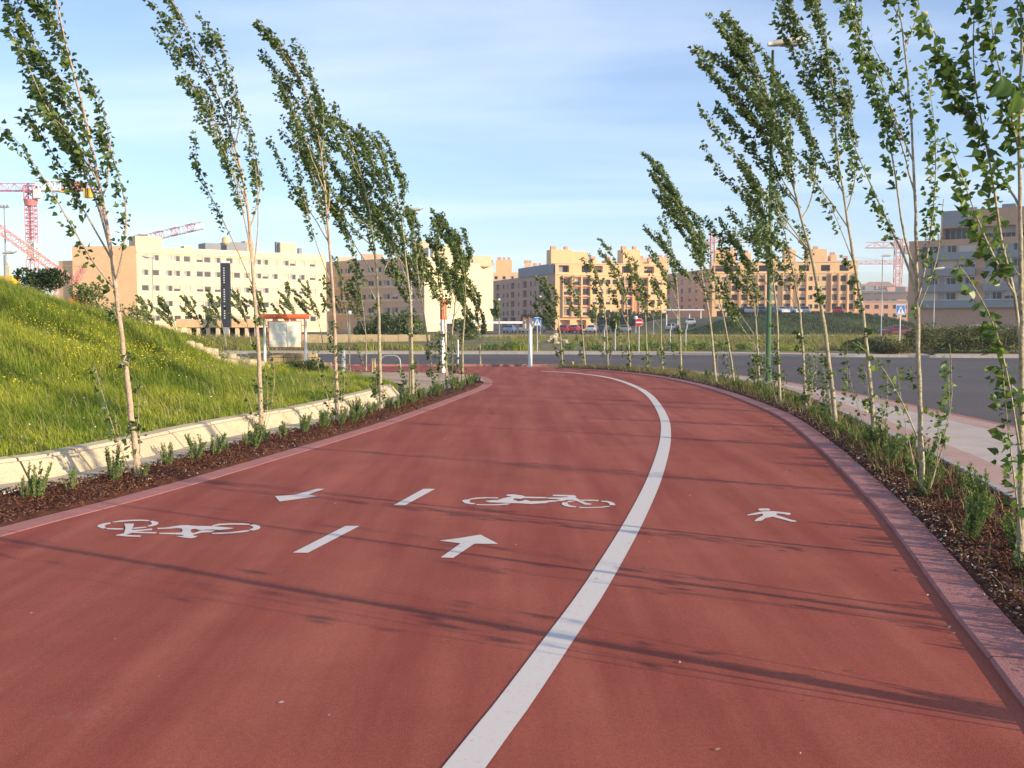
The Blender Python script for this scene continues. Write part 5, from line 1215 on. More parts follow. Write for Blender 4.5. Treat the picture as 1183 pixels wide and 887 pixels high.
# orange block in the middle
a = (-6.5, 345.0); b = (12.6, 291.0); c = (46.3, 299.0); d = (30, 356)
B = Building('apartment_block', 'orange brick apartment block in the middle with sunlit bay windows', (b[0], b[1], 0)); B.frame = 'frame_b'
ops = []
for z in (5.3, 8.3, 11.3, 14.2):
    ops += [(u0 - w / 2, u0 + w / 2, z - h / 2, z + h / 2) for u0, w, h in [(3.5, 1.9, 1.9), (6.4, 1.9, 1.9), (9.3, 1.9, 1.9), (12.0, 1.35, 1.35), (14.0, 1.35, 1.35), (16.2, 1.35, 1.35), (18.2, 1.35, 1.35), (20.2, .9, 1.1), (22.4, 2.0, 1.8), (27.2, 2.2, 1.9), (30.2, 1.35, 1.35), (32.4, 1.35, 1.35)]]
ops += [(u0 - w / 2, u0 + w / 2, 16.9, 18.9, 1.8) for u0, w in [(2.6, 3.2), (9.5, 3.0), (13.2, 2.6), (22, 3.0), (29, 3.2)]]
ops += [(u0 - 1.5, u0 + 1.5, .3, 3.0, 2.0) for u0 in (3, 8, 13, 18, 23, 28, 32.4)]
L = math.hypot(c[0] - b[0], c[1] - b[1]); B.facade(b, c, 0, 19.6, ops, 0)
ops2 = []
for z in (5.3, 8.3, 11.3, 14.2): ops2 += [(u0 - w / 2, u0 + w / 2, z - h / 2, z + h / 2) for u0, w, h in [(5, 3.0, 1.9), (11, 1.6, 1.4), (15, 1.6, 1.4), (20, 3.2, 1.9), (26, 1.4, 1.3), (31.5, 3.4, 2.1), (37, 1.6, 1.4), (41, 1.6, 1.4), (45, 1.6, 1.4), (50, 2.4, 1.8)]]
ops2 += [(10, 15, .3, 4, 2.0), (18, 23, .3, 4, 2.0), (34, 40, .3, 3, 2.0), (44, 54, .3, 3, 2.0)]
ops2 = [o + (1.3,) if o[1] - o[0] > 2.9 and o[3] - o[2] < 2.2 else o for o in ops2]
B.facade(a, b, 0, 16.6, ops2, 1, kinds=(0, 0, 0, 3))  # shaded face: the browner tone puts shade into the orange wall's colour
B.facade(c, d, 0, 19.6, (), 0); B.facade(d, a, 0, 16.6, (), 0)
u, nrm, ang = perp(b, c)
def on(t, dd): q = Vector((b[0], b[1], 0)) + u * t + nrm * dd; return q
for t in (2.2, 4.9, 5.05, 7.75, 7.95, 10.6, 21.1, 23.7, 25.9, 28.6):
    q = on(t, .35); B.solo('bay_pier', M['orange_wall'], (q.x, q.y, 9.8), (.22, .7, 12.2), ang)
for t in (3.5, 6.4, 9.3, 22.4, 27.2):
    for z in (3.85, 6.85, 9.85, 12.8, 15.6):
        q = on(t, .35); B.solo('bay_slab', M['orange_deep'], (q.x, q.y, z), (2.5, .66, .28), ang)
q = on(24.7, .02); B.solo('downpipe_recess', M['orange_deep'], (q.x, q.y, 9.6), (.9, .12, 13), ang)  # flat darker strip, the shade of a narrow recess painted on
for z in (16.3, 19.5): q = on(L / 2, .12); B.solo('cornice', M['gold_wall'], (q.x, q.y, z), (L, .3, .22), ang)
B.poly_roof([b, c, d, (20, 340), ], 19.0, M['roof_grey']); B.poly_roof([a, b, (20, 340), d], 16.2, M['roof_grey'])
ua, na, anga = perp(a, b); q = Vector((b[0], b[1], 0)) - ua * 16 - na * 1.2; B.solo('attic', M['grey_band'], (q.x, q.y, 18.0), (30, 3, 3.0), anga, .05)
def tops(B, items, z, up, nm, p, an, m='orange_wall'):
    for (t, w, h, ch) in items:
        q = Vector((p[0], p[1], 0)) + up * t - nm * 4.5; B.solo('stair_house', M[m], (q.x, q.y, z + h / 2), (w, 5, h), an, .05)
        for k in range(ch):
            qq = q + up * (w * (-.3 + .6 * k / max(1, ch - 1)) if ch > 1 else 0); B.solo('chimney', M['brown_wall'], (qq.x, qq.y, z + h + .55), (1.0 + .5 * (k == 0), 1.2, 1.1), an, .03)
tops(B, [(2.5, 6.5, 4.6, 2), (12.8, 1.6, 1.8, 1), (17.5, 2, 1.8, 1), (24.2, 5.5, 5.0, 2), (31, 2.4, 1.6, 1)], 19.0, u, nrm, b, ang)
q = on(8.2, -5); B.solo('stair_house', M['orange_wall'], (q.x, q.y, 21), (5, 5, 4.2), ang)
B.done([M['orange_wall'], M['brown_wall'], M['roof_grey'], M['dark']])

# a further block shows its roof blocks above the shaded wing
a = (-14, 372.0); b = (14, 372.0)
B = Building('apartment_block', 'farther orange block whose stepped roof houses rise behind the shaded wing', (0, 372, 0))
B.facade(a, b, 0, 21.0, grid([2 + 3 * k for k in range(9)], 1.3, [19, 16, 13], 1.3), 0); B.facade(b, (14, 392), 0, 21, (), 0); B.facade((-14, 392), a, 0, 21, (), 0)
B.poly_roof([a, b, (14, 392), (-14, 392)], 20.4, M['roof_grey'])
tops(B, [(5, 4, 4.5, 2), (11, 6, 5.4, 3), (20, 2.4, 4.2, 2), (23.5, 3.2, 3.2, 2)], 20.4, Vector((1, 0, 0)), Vector((0, -1, 0)), a, 0)
B.done([M['orange_wall']])

# farther orange block on the right
a = (56.5, 384.0); b = (67.3, 336.0); c = (114.4, 331.0); d = (118, 372); z0 = 3.3
B = Building('apartment_block', 'farther orange apartment block on the right above the parked cars, seven storeys', (b[0], b[1], z0)); B.frame = 'frame_b'
ops = []
for z in (7.7, 10.8, 13.8, 16.9, 19.9)[:4]:
    ops += [(u0 - w / 2, u0 + w / 2, z - h / 2, z + h / 2) for u0, w, h in [(1.6, 1.35, 1.35), (4.0, 1.35, 1.35), (7.4, 2.0, 1.9), (10.6, 2.0, 1.9), (13.2, 1.35, 1.35), (16.2, 2.0, 1.9), (20.5, 2.0, 1.9), (24.5, 2.2, 1.9), (29.5, 2.2, 1.9), (32.2, 1.35, 1.35), (34.2, 1.35, 1.35), (36.6, 1.35, 1.35), (40.0, 1.6, 1.9), (42.8, 1.8, 1.9), (45.4, 1.4, 1.9)]]
ops += [(u0 - w / 2, u0 + w / 2, 19.4, 21.4, 1.8) for u0, w in [(2.6, 3.4), (7.5, 3.4), (17, 3.4), (23, 3.2), (30, 3.4), (37, 3), (43, 3)]]
ops += [(u0 - 1.4, u0 + 1.4, 3.6, 6.2, 2.0) for u0 in (3, 12, 20, 27, 34, 42)]
L = math.hypot(c[0] - b[0], c[1] - b[1]); B.facade(b, c, z0, 22.6, ops, 0)
B.facade(a, b, z0, 20.5, [(u0 - 1.1, u0 + 1.1, z - .9, z + .9) for u0 in (4, 10, 17, 23, 30, 36, 43) for z in (7.7, 10.8, 13.8, 16.9)], 1); B.facade(c, d, z0, 22.6, (), 0); B.facade(d, a, z0, 20.5, (), 0)  # first face browner than the rest, its shade painted into the wall
u, nrm, ang = perp(b, c)
for t in (6.2, 9, 9.4, 12, 15, 17.5, 23.2, 25.8, 28.2, 30.9, 38.9, 41.3, 41.6, 44.1, 46.6):
    q = on(t, .35); q = Vector((b[0], b[1], 0)) + u * t + nrm * .35; B.solo('bay_pier', M['orange_wall'], (q.x, q.y, 12.3), (.26, .7, 12.4), ang)
for t in (18.6, 38.0): q = Vector((b[0], b[1], 0)) + u * t + nrm * .02; B.solo('downpipe_recess', M['orange_deep'], (q.x, q.y, 12.5), (.9, .12, 14), ang)  # flat darker strips with recess shade put into their colour
for z in (18.9, 22.5): q = Vector((b[0], b[1], 0)) + u * (L / 2) + nrm * .12; B.solo('cornice', M['gold_wall'], (q.x, q.y, z), (L, .3, .22), ang)
B.poly_roof([a, b, c, d], 20.45, M['roof_grey'])
tops(B, [(4.5, 7, 4.8, 3), (11.5, 3, 3.6, 1), (20, 3, 2.4, 2), (25.8, 3.6, 4.6, 1), (34.5, 6.5, 4.8, 1), (40, 2, 2.8, 1)], 22.0, u, nrm, b, ang)
B.done([M['orange_wall'], M['brown_wall'], M['roof_grey'], M['dark']])
# roof blocks between the two orange blocks
B = Building('apartment_block', 'orange block glimpsed between the two nearer orange blocks', (52, 400, 0))
B.facade((44, 400), (66, 400), 0, 22, grid([2, 6, 10, 14, 18], 1.3, [19, 16], 1.3), 0); B.facade((66, 400), (66, 410), 0, 22, (), 0); B.facade((44, 410), (44, 400), 0, 22, (), 0); B.poly_roof([(44, 400), (66, 400), (66, 410), (44, 410)], 22, M['roof_grey'])
tops(B, [(10, 6, 6.2, 2), (17, 4, 6.6, 2)], 22, Vector((1, 0, 0)), Vector((0, -1, 0)), (44, 400), 0); B.done([M['orange_wall']])

# grey-banded block at the right edge
a = (79.8, 201.3); b = (127.8, 165.3); z0 = .9
B = Building('apartment_block', 'brown brick block with grey balcony bands at the right edge', (a[0], a[1], z0))
u, nrm, ang = perp(a, b); L = 60.0; ops = []; bays = [(2.3, 12.6), (14.0, 24.5), (26, 36.5), (38, 48.5), (50, 58)]
for z in (7.2, 10.2, 13.4, 16.4):
    for b0, b1 in bays[:3]:
        w = (b1 - b0) / 3
        for k in range(3): ops.append((b0 + w * k + .15, b0 + w * (k + 1) - .15, z - .75, z + .75))
B.facade(a, b, z0, 18.3, ops, 0, kinds=(0, 1, 2, 3, 3))
for b0, b1 in bays:
    for z in (5.5, 8.7, 11.8, 14.9):
        q = Vector((a[0], a[1], 0)) + u * ((b0 + b1) / 2) + nrm * .45; B.solo('balcony_band', M['grey_band'], (q.x, q.y, z + .1), (b1 - b0, .9, 1.5), ang, .03)
B.facade((91.5, 225), a, z0, 18.3, (), 0); B.facade(b, (140, 190), z0, 18.3, (), 0)
B.poly_roof([a, b, (140, 190), (91.5, 225)], 18.0, M['roof_grey'])
s0 = Vector((a[0], a[1], 0)) + u * 5.2 - nrm * 3.0; s1 = s0 + u * 50
B.facade((s0.x, s0.y), (s1.x, s1.y), 18.0, 24.2, [(.3 + 7 * k, 6.6 + 7 * k, 18.4, 20.8, 2.2) for k in range(7)], 0)
sb = s0 - nrm * 14; B.facade((sb.x, sb.y), (s0.x, s0.y), 18.0, 24.2, (), 0)
s3 = s1 - nrm * 14; B.poly_roof([(s0.x, s0.y), (s1.x, s1.y), (s3.x, s3.y), (sb.x, sb.y)], 24.0, M['roof_grey'])
q = s0 + u * 2.6 + nrm * .06; B.solo('grey_panel', M['grey_band'], (q.x, q.y, 22.6), (5.0, .14, 3.0), ang)
for t, w, h in ((5.5, 1.6, .8), (12, 2.4, 1.0), (16, 1.0, 1.4), (19.5, 1.0, 1.2), (26, 2.4, 2.2)): q = s0 + u * t - nrm * 2; B.solo('chimney', M['grey_band'], (q.x, q.y, 24.0 + h / 2), (w, 1.2, h), ang, .03)
q = Vector((a[0], a[1], 0)) + u * 4.0 - nrm * 1.2; B.solo('terrace_frame', M['cream_pale'], (q.x, q.y, 19.5), (2.6, .25, .25), ang)
for dt in (-1.2, 1.2): q2 = q + u * dt; B.solo('terrace_post', M['cream_pale'], (q2.x, q2.y, 18.7), (.22, .22, 1.5), ang)
B.done([M['brown_wall'], M['brown_wall'], M['roof_grey'], M['dark']])

# distant town in the gap
land('distant_hill', 150, 700, 640, 1100, lambda X, Y: 30 * np.exp(-((X - 330) / 130) ** 2) * sstep(640, 900, Y) + 8 * sstep(650, 800, Y) + 2.0 * np.sin(X * .05) , M['hill'], 70, 40)
rd = random.Random(9)
for i, (px, w, h, Y, m, roof) in enumerate([(992, 20, 17, 470, 'town', 'flat'), (1006, 24, 14, 500, 'tan_wall', 'hip'), (1022, 30, 15, 430, 'town', 'flat'), (1040, 26, 18, 520, 'cream_pale', 'hip'), (1001, 18, 22, 600, 'brown_wall', 'flat'), (1030, 40, 10, 380, 'brown_wall', 'flat'), (1044, 16, 9, 420, 'cream_pale', 'hip'), (1014, 20, 25, 620, 'cream_pale', 'hip')]):
    p = P(px, 375, Y); root = empty('distant_house', (p.x, Y, 0), rd.uniform(-.5, .4))
    tag(root, ['flat-roofed reddish distant block beside the farther orange block', 'tan distant house with pitched roof left of the grey lamp', 'reddish flat distant block directly behind the grey lamp', 'pale distant house with pitched roof beside the far crane mast',
      'tallest brown distant block next to the farther orange block', 'long low brown building nearest in the distant gap', 'low reddish pitched house touching the grey-banded block', 'pale house highest up in the distant gap'][i], 'house', 'distant houses in the gap')
    mb = MB(); mb.box((0, 0, h / 2), (w, 14, h))
    mb.build('wall', M[m], root)
    wb = MB()
    for zz in range(int(h / 3.2)):
        for k in range(int(w / 3.4)): wb.box((-w / 2 + 1.9 + k * 3.4, -7.02, 1.9 + zz * 3.2), (1.5, .1, 1.4))
    wb.build('window', M['glass'], root)
    mb = MB()
    if roof == 'hip': x, y = w / 2 + .6, 7.6; mb.add([(-x, -y, h), (x, -y, h), (x, y, h), (-x, y, h), (-x + 5, 0, h + 3.2), (x - 5, 0, h + 3.2)], [(0, 1, 5, 4), (2, 3, 4, 5), (1, 2, 5), (3, 0, 4), (3, 2, 1, 0)])
    else: mb.box((0, 0, h + .3), (w + .4, 14.4, .6)); mb.box((w * .2, 0, h + 1.6), (4, 4, 2.2))
    mb.build('roof', M['brown_wall' if roof == 'hip' else 'roof_grey'], root)

# ------------------------------------------------------------------ cranes
def lattice(mb, p0, p1, w, bays, r, tri=False, up=Vector((0, 0, 1)), w1=None):
    p0 = Vector(p0); p1 = Vector(p1); d = (p1 - p0).normalized()
    s = d.cross(up); s = s.normalized() if s.length > 1e-3 else Vector((1, 0, 0)); t = s.cross(d).normalized(); w1 = w1 or w
    def ring(f):
        c = p0.lerp(p1, f); k = (w + (w1 - w) * f) / 2
        return [c - s * k - t * k, c + s * k - t * k, c + t * k] if tri else [c - s * k - t * k, c + s * k - t * k, c + s * k + t * k, c - s * k + t * k]
    prev = ring(0); m_ = len(prev)
    for i in range(bays):
        cur = ring((i + 1) / bays)
        for q in range(m_):
            mb.tube([prev[q], cur[q]], r, 4, cap=False); mb.tube([cur[q], cur[(q + 1) % m_]], r * .6, 4, cap=False)
            mb.tube([prev[q], cur[(q + 1) % m_]] if (i + q) % 2 else [prev[(q + 1) % m_], cur[q]], r * .6, 4, cap=False)
        prev = cur
# tower crane on the left
Y = 215; b = P(39.5, 375, Y); root = empty('tower_crane', (b.x, Y, 0)); tag(root, 'red and white tower crane with horizontal jib and yellow counterweight at the left edge', 'crane')
def L_(px, py, YY=None): return P(px, py, YY or Y) - root.location
zt = L_(39.5, 216).z; z1 = L_(39.5, 279).z; z2 = L_(39.5, 300).z
mb = MB(); lattice(mb, (0, 0, z1), (0, 0, zt - 4), 1.8, 9, .10); lattice(mb, (0, 0, 0), (0, 0, z2), 1.8, 7, .10); mb.tube([(0, -.4, z1), (0, -.4, zt - 4)], .18, 6); mb.build('mast', M['red_paint'], root)
mb = MB(); lattice(mb, (0, 0, z2), (0, 0, z1), 2.1, 3, .2); mb.box((0, 0, (z1 + z2) / 2), (1.3, 1.3, z1 - z2 - .4)); mb.build('mast_section', M['white_paint'], root)
mb = MB(); mb.tube([(0, 0, zt - 4), (0, 0, zt - 2.6)], [1.2, 1.45], 12); lattice(mb, (0, 0, zt - 2.6), (0, 0, zt + .3), 1.9, 2, .16); mb.build('slewing_ring', M['red_paint'], root)
mb = MB(); mb.box((1.9, -.8, zt - 1.6), (1.4, 1.4, 1.9), bev=.1); mb.build('cab', M['white_paint'], root)
mb = MB(); lattice(mb, (1, 0, zt), (-34, 0, zt), 1.6, 24, .075, tri=True); mb.build('jib', M['red_paint'], root)
mb = MB(); lattice(mb, (1, 0, zt + .3), (L_(72, 216).x, 0, zt + .1), 1.9, 5, .17); mb.build('counter_jib', M['white_paint'], root)
mb = MB(); lattice(mb, (L_(72, 216).x, 0, zt + .1), (L_(100, 216).x, 0, zt - .1), 1.3, 3, .16); mb.box((L_(86, 0).x, 0, zt - .5), (7, 1.2, .3)); mb.box((L_(84, 0).x, 0, zt + .6), (3, 1.4, 1.1), bev=.1); mb.build('machine_deck', M['red_paint'], root)
mb = MB(); [mb.box((L_(96.5 + 2.2 * (k - 1), 0).x, 0, zt - 1.3), (.75, 1.6, 2.0), bev=.05) for k in range(3)]; mb.box((L_(72, 0).x, 0, zt - .9), (3.4, .9, .5)); mb.build('counterweight', M['yellow'], root)
# lowered red lattice boom with its strut
Y = 190; b = P(90, 375, Y); root = empty('lattice_crane', (b.x, Y, 0)); tag(root, 'pale red lattice boom slanting down to a red base left of the cream block', 'crane')
mb = MB(); lattice(mb, L_(-60, 222, Y), L_(86, 327, Y), 1.3, 26, .08); mb.build('boom', M['pale_red'], root)
mb = MB(); lattice(mb, L_(87, 327, Y), L_(98, 307, Y), .9, 5, .13); mb.tube([L_(96, 308, Y), L_(60, 306, Y)], .04, 4); mb.build('strut', M['pale_red'], root)
mb = MB(); mb.box((0, 0, 5.0), (2.6, 2.6, 3.2), bev=.3); mb.box((.4, 0, 2.0), (2.2, 3.0, 3.4), bev=.2); mb.box((1.6, 0, 7.2), (4.0, .6, .3)); mb.build('base', M['orange_paint'], root)
def simple_crane(px, Y, ytop, jl, jr, jy, m, label, w=1.6, r=.14, z0=0):
    global root
    b = P(px, 375, Y); root = empty('far_crane', (b.x, Y, z0)); tag(root, label, 'crane', 'far cranes on the skyline'); zt = P(px, ytop, Y).z - z0; zj = P(px, jy, Y).z - z0
    mb = MB(); lattice(mb, (0, 0, 0), (0, 0, zt), w, int(zt / w / 1.1), r); mb.build('mast', M[m], root)
    mb = MB(); x0 = P(jl, jy, Y).x - b.x; x1 = P(jr, jy, Y).x - b.x; lattice(mb, (x0, 0, zj), (x1, 0, zj), w * .9, max(4, int((x1 - x0) / w / 1.3)), r * .8, tri=True); mb.build('jib', M[m], root)
    mb = MB(); s = x1 if abs(x1) < abs(x0) else x0; mb.box((s * .85, 0, zj - w * .8), (w * 1.6, w, w * 1.3), bev=.1); mb.build('counterweight', M['roof_grey'], root)
    mb = MB(); mb.tube([(0, 0, zt), (x0 * .7, 0, zj + w * .5)], r * .4, 4); mb.tube([(0, 0, zt), (x1 * .7, 0, zj + w * .5)], r * .4, 4); mb.build('tie_rod', M[m], root)
simple_crane(66, 420, 326, 63, 79, 329, 'pale_red', 'tiny far crane low over the bank between the boom and the dark spreading tree')
simple_crane(822, 480, 266, 815, 868, 278, 'pale_red', 'faint far crane behind the left end of the farther orange block', 1.8, .16)
simple_crane(1036, 520, 276, 1000, 1052, 283, 'pale_red', 'faint far crane with the taller mast left of the grey-banded block', 3.2, .22)
simple_crane(975, 560, 296, 940, 1044, 303, 'pale_red', 'faint far crane with a long low jib past the farther orange block', 2.0, .18)
# luffing jib lying over the cream roof
Y = 262; b = P(157, 375, Y); root = empty('lattice_crane', (b.x, Y, 0)); tag(root, 'red and white lattice jib resting inclined above the cream block roof', 'crane')
A0, A1 = L_(160, 277, Y), L_(234, 260, Y); n = 8
for k in range(n):
    mb = MB(); lattice(mb, A0.lerp(A1, k / n), A0.lerp(A1, (k + 1) / n), 1.8, 2, .09); mb.build('jib_section', M['white_paint' if k % 2 else 'red_paint'], root)
mb = MB(); mb.tube([L_(155, 292, Y), L_(155, 282, Y), L_(158, 275, Y), L_(164, 272, Y)], [1.0, 1.2, 1.0, .6], 8); mb.tube([(0, 0, 0), L_(155, 292, Y)], [.9, .9], 8); mb.build('mast', M['grey_band'], root)
# yellow machine behind the bank
Y = 120; b = P(9, 375, Y); root = empty('construction_machine', (b.x, Y, 0)); tag(root, 'yellow and white construction machine just visible over the bank at the left edge', 'machine'); z = P(9, 322, Y).z
mb = MB(); mb.box((0, 0, z), (2.4, 1.8, .7), bev=.1); mb.box((.5, 0, z - .7), (1.6, 1.4, .8), bev=.1); mb.build('deck', M['yellow'], root)
mb = MB(); mb.box((.3, 0, z + .9), (.55, .6, 1.3), bev=.06); mb.box((.25, 0, z + 1.7), (.3, .4, .5), bev=.05); mb.build('hopper', M['lamp_shell'], root)
mb = MB(); lattice(mb, (0, 0, 0), (0, 0, z - .9), 1.2, 5, .1); mb.build('support', M['yellow'], root)

# ------------------------------------------------------------------ parked cars
def car_parts(paint):
    prof = [(-2.1, .38), (-2.12, .72), (-2.0, .86), (-1.25, .95), (-.62, 1.40), (.75, 1.45), (1.55, 1.05), (2.05, .92), (2.14, .55), (2.08, .34)]
    body = MB(); n = len(prof); ws = [.80, .86, .84, .84, .62, .62, .80, .80, .84, .80]
    L = [(x, -w, z) for (x, z), w in zip(prof, ws)]; Rr = [(x, w, z) for (x, z), w in zip(prof, ws)]
    body.add(L + Rr, [tuple(range(n - 1, -1, -1)), tuple(range(n, 2 * n))] + [(k, (k + 1) % n, n + (k + 1) % n, n + k) for k in range(n)])
    gl = MB()
    for s in (-1, 1):
        pts = [(-1.02, .90, .835), (-.58, 1.33, .66), (.68, 1.37, .66), (1.32, 1.04, .80), (1.25, .92, .84)]
        f = [(x, s * (w + .012), z) for x, z, w in pts]; n0 = len(gl.v); gl.v += f; gl.f.append(tuple(range(n0, n0 + 5)) if s > 0 else tuple(range(n0 + 4, n0 - 1, -1))); gl.m.append(0)
    gl.quad((-1.19, -.72, 1.01), (-1.19, .72, 1.01), (-.68, .56, 1.385), (-.68, -.56, 1.385)); gl.quad((1.5, -.7, 1.10), (1.5, .7, 1.10), (.82, .56, 1.44), (.82, -.56, 1.44))
    return body, gl
bd, gl = car_parts(None); wh = MB(); wh.tube([(0, -.1, 0), (0, .1, 0)], [.32, .32], 14)
M['tyre'] = mat('tyre', (.025, .025, .025), .9)
lt = MB(); lt.box((0, 0, 0), (.06, .28, .14), bev=.02)
def mesh_only(mb, nm, m): o = mb.build(nm, m); me = o.data; bpy.data.objects.remove(o); return me
body_me = mesh_only(bd, 'body', M['tyre']); glass_me = mesh_only(gl, 'window', M['glass']); wheel_me = mesh_only(wh, 'wheel', M['tyre']); light_me = mesh_only(lt, 'headlight', M['glass_lt'])
CC = {'red': (.34, .03, .03), 'white': (.55, .56, .58), 'silver': (.28, .30, .33), 'blue': (.12, .2, .36), 'dark': (.05, .055, .07), 'maroon': (.12, .02, .035)}
for k, c in CC.items(): M['car_' + k] = mat('car_' + k, c, .3, .03, 1, spec=.6)
bodies = {}
def car(px, Y, color, label, rot=0.0, group='parked cars along the back road'):
    p = P(px, 375, Y); z = float(far_h(np.array([p.x]), np.array([float(Y)]))[0]) + .13
    if 174 <= Y <= 182 and p.x > 41.5: z = 3.42
    root = empty('parked_car', (p.x, Y, z), rot); tag(root, label, 'car', group)
    if color not in bodies: me = body_me.copy(); me.materials.clear(); me.materials.append(M['car_' + color]); bodies[color] = me
    for nm, me, loc in [('body', bodies[color], (0, 0, 0)), ('window', glass_me, (0, 0, 0))] + [('wheel', wheel_me, (x, y, .32)) for x in (-1.3, 1.32) for y in (-.78, .78)] + [('headlight', light_me, (-2.1, y, .66)) for y in (-.58, .58)]:
        o = bpy.data.objects.new(nm, me); COL.objects.link(o); o.parent = root; o.location = loc
for px, Y, c, lab, rot in [(589, 184, 'blue', 'blue-grey car parked at the right corner of the bright end wall', 0.1), (607, 188, 'silver', 'silver car before the shaded wing of the orange block', .1), (622, 190, 'dark', 'dark car just right of the crossing sign', 0),
    (652, 186, 'red', 'left one of two red cars before the orange block', 0), (664, 188, 'red', 'right one of two red cars before the orange block', 3.14), (684, 190, 'white', 'white car right of the two red cars', 0), (697, 192, 'dark', 'dark car behind the two slim metal posts', 0),
    (722, 192, 'silver', 'silver car right of the short round-headed young tree', 0), (776, 186, 'silver', 'silver car right of the no-entry sign', 0), (798, 186, 'white', 'white car farthest right at the foot of the slope', 0.1)]:
    car(px, Y, c, lab, rot + 1.25)
for px, c, lab in [(867, 'silver', 'silver car on the terrace, leftmost'), (880, 'dark', 'dark car on the terrace beside the green lamp post'), (900, 'white', 'white car on the terrace right of the green lamp post'), (916, 'white', 'second white car on the terrace right of the green lamp post'), (930, 'silver', 'silver car at the middle of the terrace'), (968, 'red', 'red car on the terrace')]:
    car(px, 177.5, c, lab, 1.2 if c != 'white' else 1.9, 'cars parked on the terrace')
car(1036, 128, 'maroon', 'dark maroon car behind the crossing sign at the right', 0.1); car(1124, 152, 'white', 'white car before the grey-banded block', 0); car(1152, 150, 'blue', 'blue car before the grey-banded block at the right edge', 0)
# white open gallery between the two orange blocks
Y = 205; p0 = P(768, 358, Y); p1 = P(812, 358, Y); z0 = 2.5; root = empty('open_gallery', ((p0.x + p1.x) / 2, Y, 0)); tag(root, 'thin white flat canopy on posts between the two orange blocks', 'canopy')
mb = MB(); mb.box((0, 0, p0.z), (p1.x - p0.x, 3, .25), bev=.03); mb.build('roof', M['white_paint'], root)
for k in range(4): mb = MB(); mb.box((0, 0, p0.z / 2 - .1), (.2, .2, p0.z)); o = mb.build('post', M['white_paint'], root); o.location = ((p1.x - p0.x) * (-.45 + .3 * k), 0, 0)

# ------------------------------------------------------------------ sky, sun, camera
ELEV = 15.5
sd = Vector((.867, -.498, 0)).normalized(); sv = Vector((sd.x * math.cos(R(ELEV)), sd.y * math.cos(R(ELEV)), math.sin(R(ELEV))))
w = bpy.data.worlds.new('World'); SC.world = w; w.use_nodes = True; nt = w.node_tree; N = nt.nodes; L = nt.links; N.clear()
out = N.new('ShaderNodeOutputWorld'); bg = N.new('ShaderNodeBackground'); bg.inputs['Strength'].default_value = .145
sky = N.new('ShaderNodeTexSky'); sky.sky_type = 'NISHITA'; sky.sun_disc = False; sky.sun_elevation = R(ELEV); sky.sun_rotation = math.atan2(sd.x, sd.y); sky.altitude = 600; sky.air_density = 1.0; sky.dust_density = .6; sky.ozone_density = 2.6
tc = N.new('ShaderNodeTexCoord'); sx = N.new('ShaderNodeSeparateXYZ'); L.new(tc.outputs['Generated'], sx.inputs[0])
zz = N.new('ShaderNodeMath'); zz.operation = 'ADD'; zz.inputs[1].default_value = .10; L.new(sx.outputs['Z'], zz.inputs[0])
dx = N.new('ShaderNodeMath'); dx.operation = 'DIVIDE'; L.new(sx.outputs['X'], dx.inputs[0]); L.new(zz.outputs[0], dx.inputs[1])
dy = N.new('ShaderNodeMath'); dy.operation = 'DIVIDE'; L.new(sx.outputs['Y'], dy.inputs[0]); L.new(zz.outputs[0], dy.inputs[1])
cb = N.new('ShaderNodeCombineXYZ'); L.new(dx.outputs[0], cb.inputs[0]); L.new(dy.outputs[0], cb.inputs[1])
mp = N.new('ShaderNodeMapping'); mp.inputs['Rotation'].default_value = (0, 0, R(8)); mp.inputs['Scale'].default_value = (.30, .75, 1); mp.inputs['Location'].default_value = (3.2, 1.4, 0); L.new(cb.outputs[0], mp.inputs['Vector'])
nz = N.new('ShaderNodeTexNoise'); nz.inputs['Scale'].default_value = 1.25; nz.inputs['Detail'].default_value = 9; nz.inputs['Roughness'].default_value = .52; nz.inputs['Distortion'].default_value = .5; L.new(mp.outputs['Vector'], nz.inputs['Vector'])
cr = N.new('ShaderNodeValToRGB'); e = cr.color_ramp.elements; e[0].position = .47; e[0].color = (.08, .08, .08, 1); e[1].position = .78; e[1].color = (.5, .5, .5, 1); L.new(nz.outputs['Fac'], cr.inputs['Fac'])
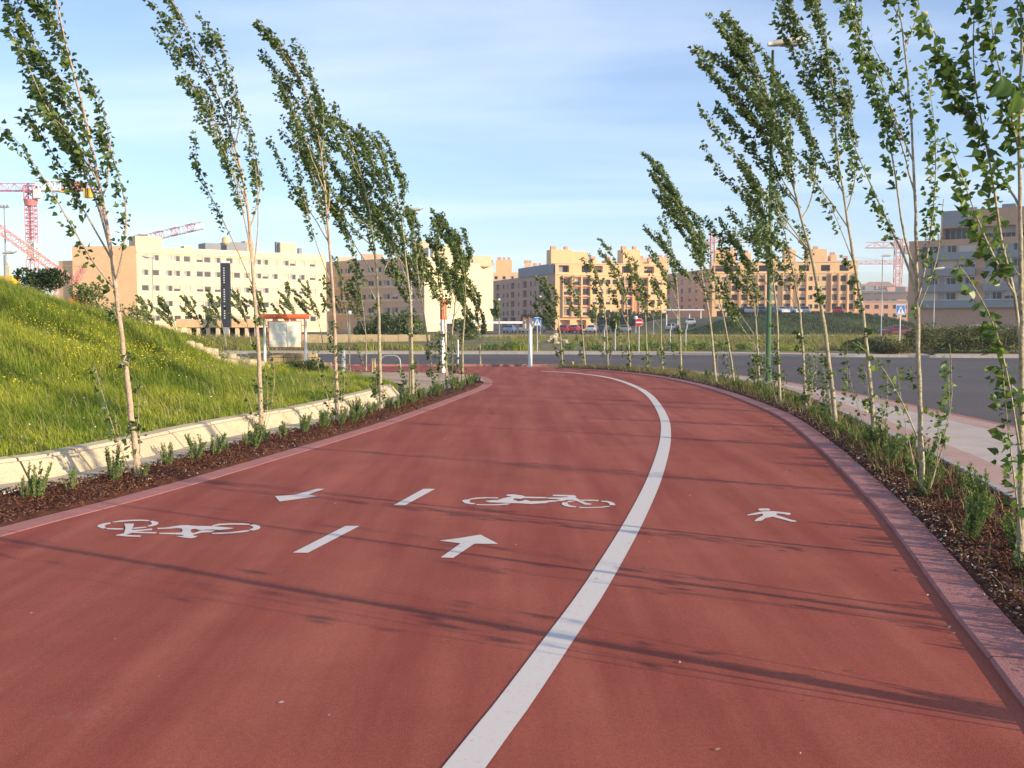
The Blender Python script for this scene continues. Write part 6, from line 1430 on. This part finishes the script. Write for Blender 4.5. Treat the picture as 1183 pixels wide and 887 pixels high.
mx = N.new('ShaderNodeMix'); mx.data_type = 'RGBA'; L.new(cr.outputs['Color'], mx.inputs[0]); tint = N.new('ShaderNodeMix'); tint.data_type = 'RGBA'; tint.blend_type = 'MULTIPLY'; tint.inputs[0].default_value = 1; L.new(sky.outputs[0], tint.inputs[6]); tint.inputs[7].default_value = (.97, .945, 1.0, 1); L.new(tint.outputs[2], mx.inputs[6]); mx.inputs[7].default_value = (5.6, 5.9, 6.5, 1)
L.new(mx.outputs[2], bg.inputs['Color']); L.new(bg.outputs[0], out.inputs['Surface'])
sl = bpy.data.lights.new('sun', 'SUN'); sl.energy = 3.9; sl.angle = R(.55); sl.color = (1.0, .80, .56)
so = bpy.data.objects.new('sun', sl); COL.objects.link(so); so.rotation_euler = (-sv).to_track_quat('-Z', 'Y').to_euler(); so.location = (60, -40, 40)
cam = bpy.data.cameras.new('camera'); cam.sensor_width = 36; cam.lens = 36 * FPX / W; cam.clip_end = 8000; cam.clip_start = .05
co = bpy.data.objects.new('camera', cam); COL.objects.link(co); co.location = (0, 0, EYE); co.rotation_euler = (R(90) - TH, 0, 0); SC.camera = co
vs_ = SC.view_settings; vs_.view_transform = 'Standard'; vs_.look = 'None'; vs_.exposure = .72; vs_.gamma = 1; vs_.use_curve_mapping = False
# small pieces hang under the part that carries them
for o in list(bpy.data.objects):
    k = o.name.split('.')[0]; host = {'diffuser': 'lamp_head', 'sign_face': 'sign_plate', 'sign_triangle': 'sign_plate', 'sign_figure': 'sign_plate', 'sign_bar': 'sign_disc', 'map': 'panel', 'headlight': 'body'}.get(k)
    if host and o.parent:
        h_ = [c for c in o.parent.children if c.name.split('.')[0] == host]
        if h_ and h_[0].location.length < 1e-6: o.parent = h_[0]
# the evening air
hz = MB(); hz.box((0, 0, 0), (2400, 1350, 62)); ho = hz.build('haze', M['glass']); ho.location = (0, 620, 29.5)
hm = bpy.data.materials.new('haze_air'); hm.use_nodes = True; hn = hm.node_tree; hn.nodes.clear(); ou = hn.nodes.new('ShaderNodeOutputMaterial'); pv = hn.nodes.new('ShaderNodeVolumePrincipled')
pv.inputs['Density'].default_value = .0004; pv.inputs['Color'].default_value = (.85, .9, 1, 1); pv.inputs['Anisotropy'].default_value = .2; hn.links.new(pv.outputs[0], ou.inputs['Volume'])
ho.data.materials.clear(); ho.data.materials.append(hm); tag(ho, kind='stuff'); SC.cycles.volume_bounces = 0
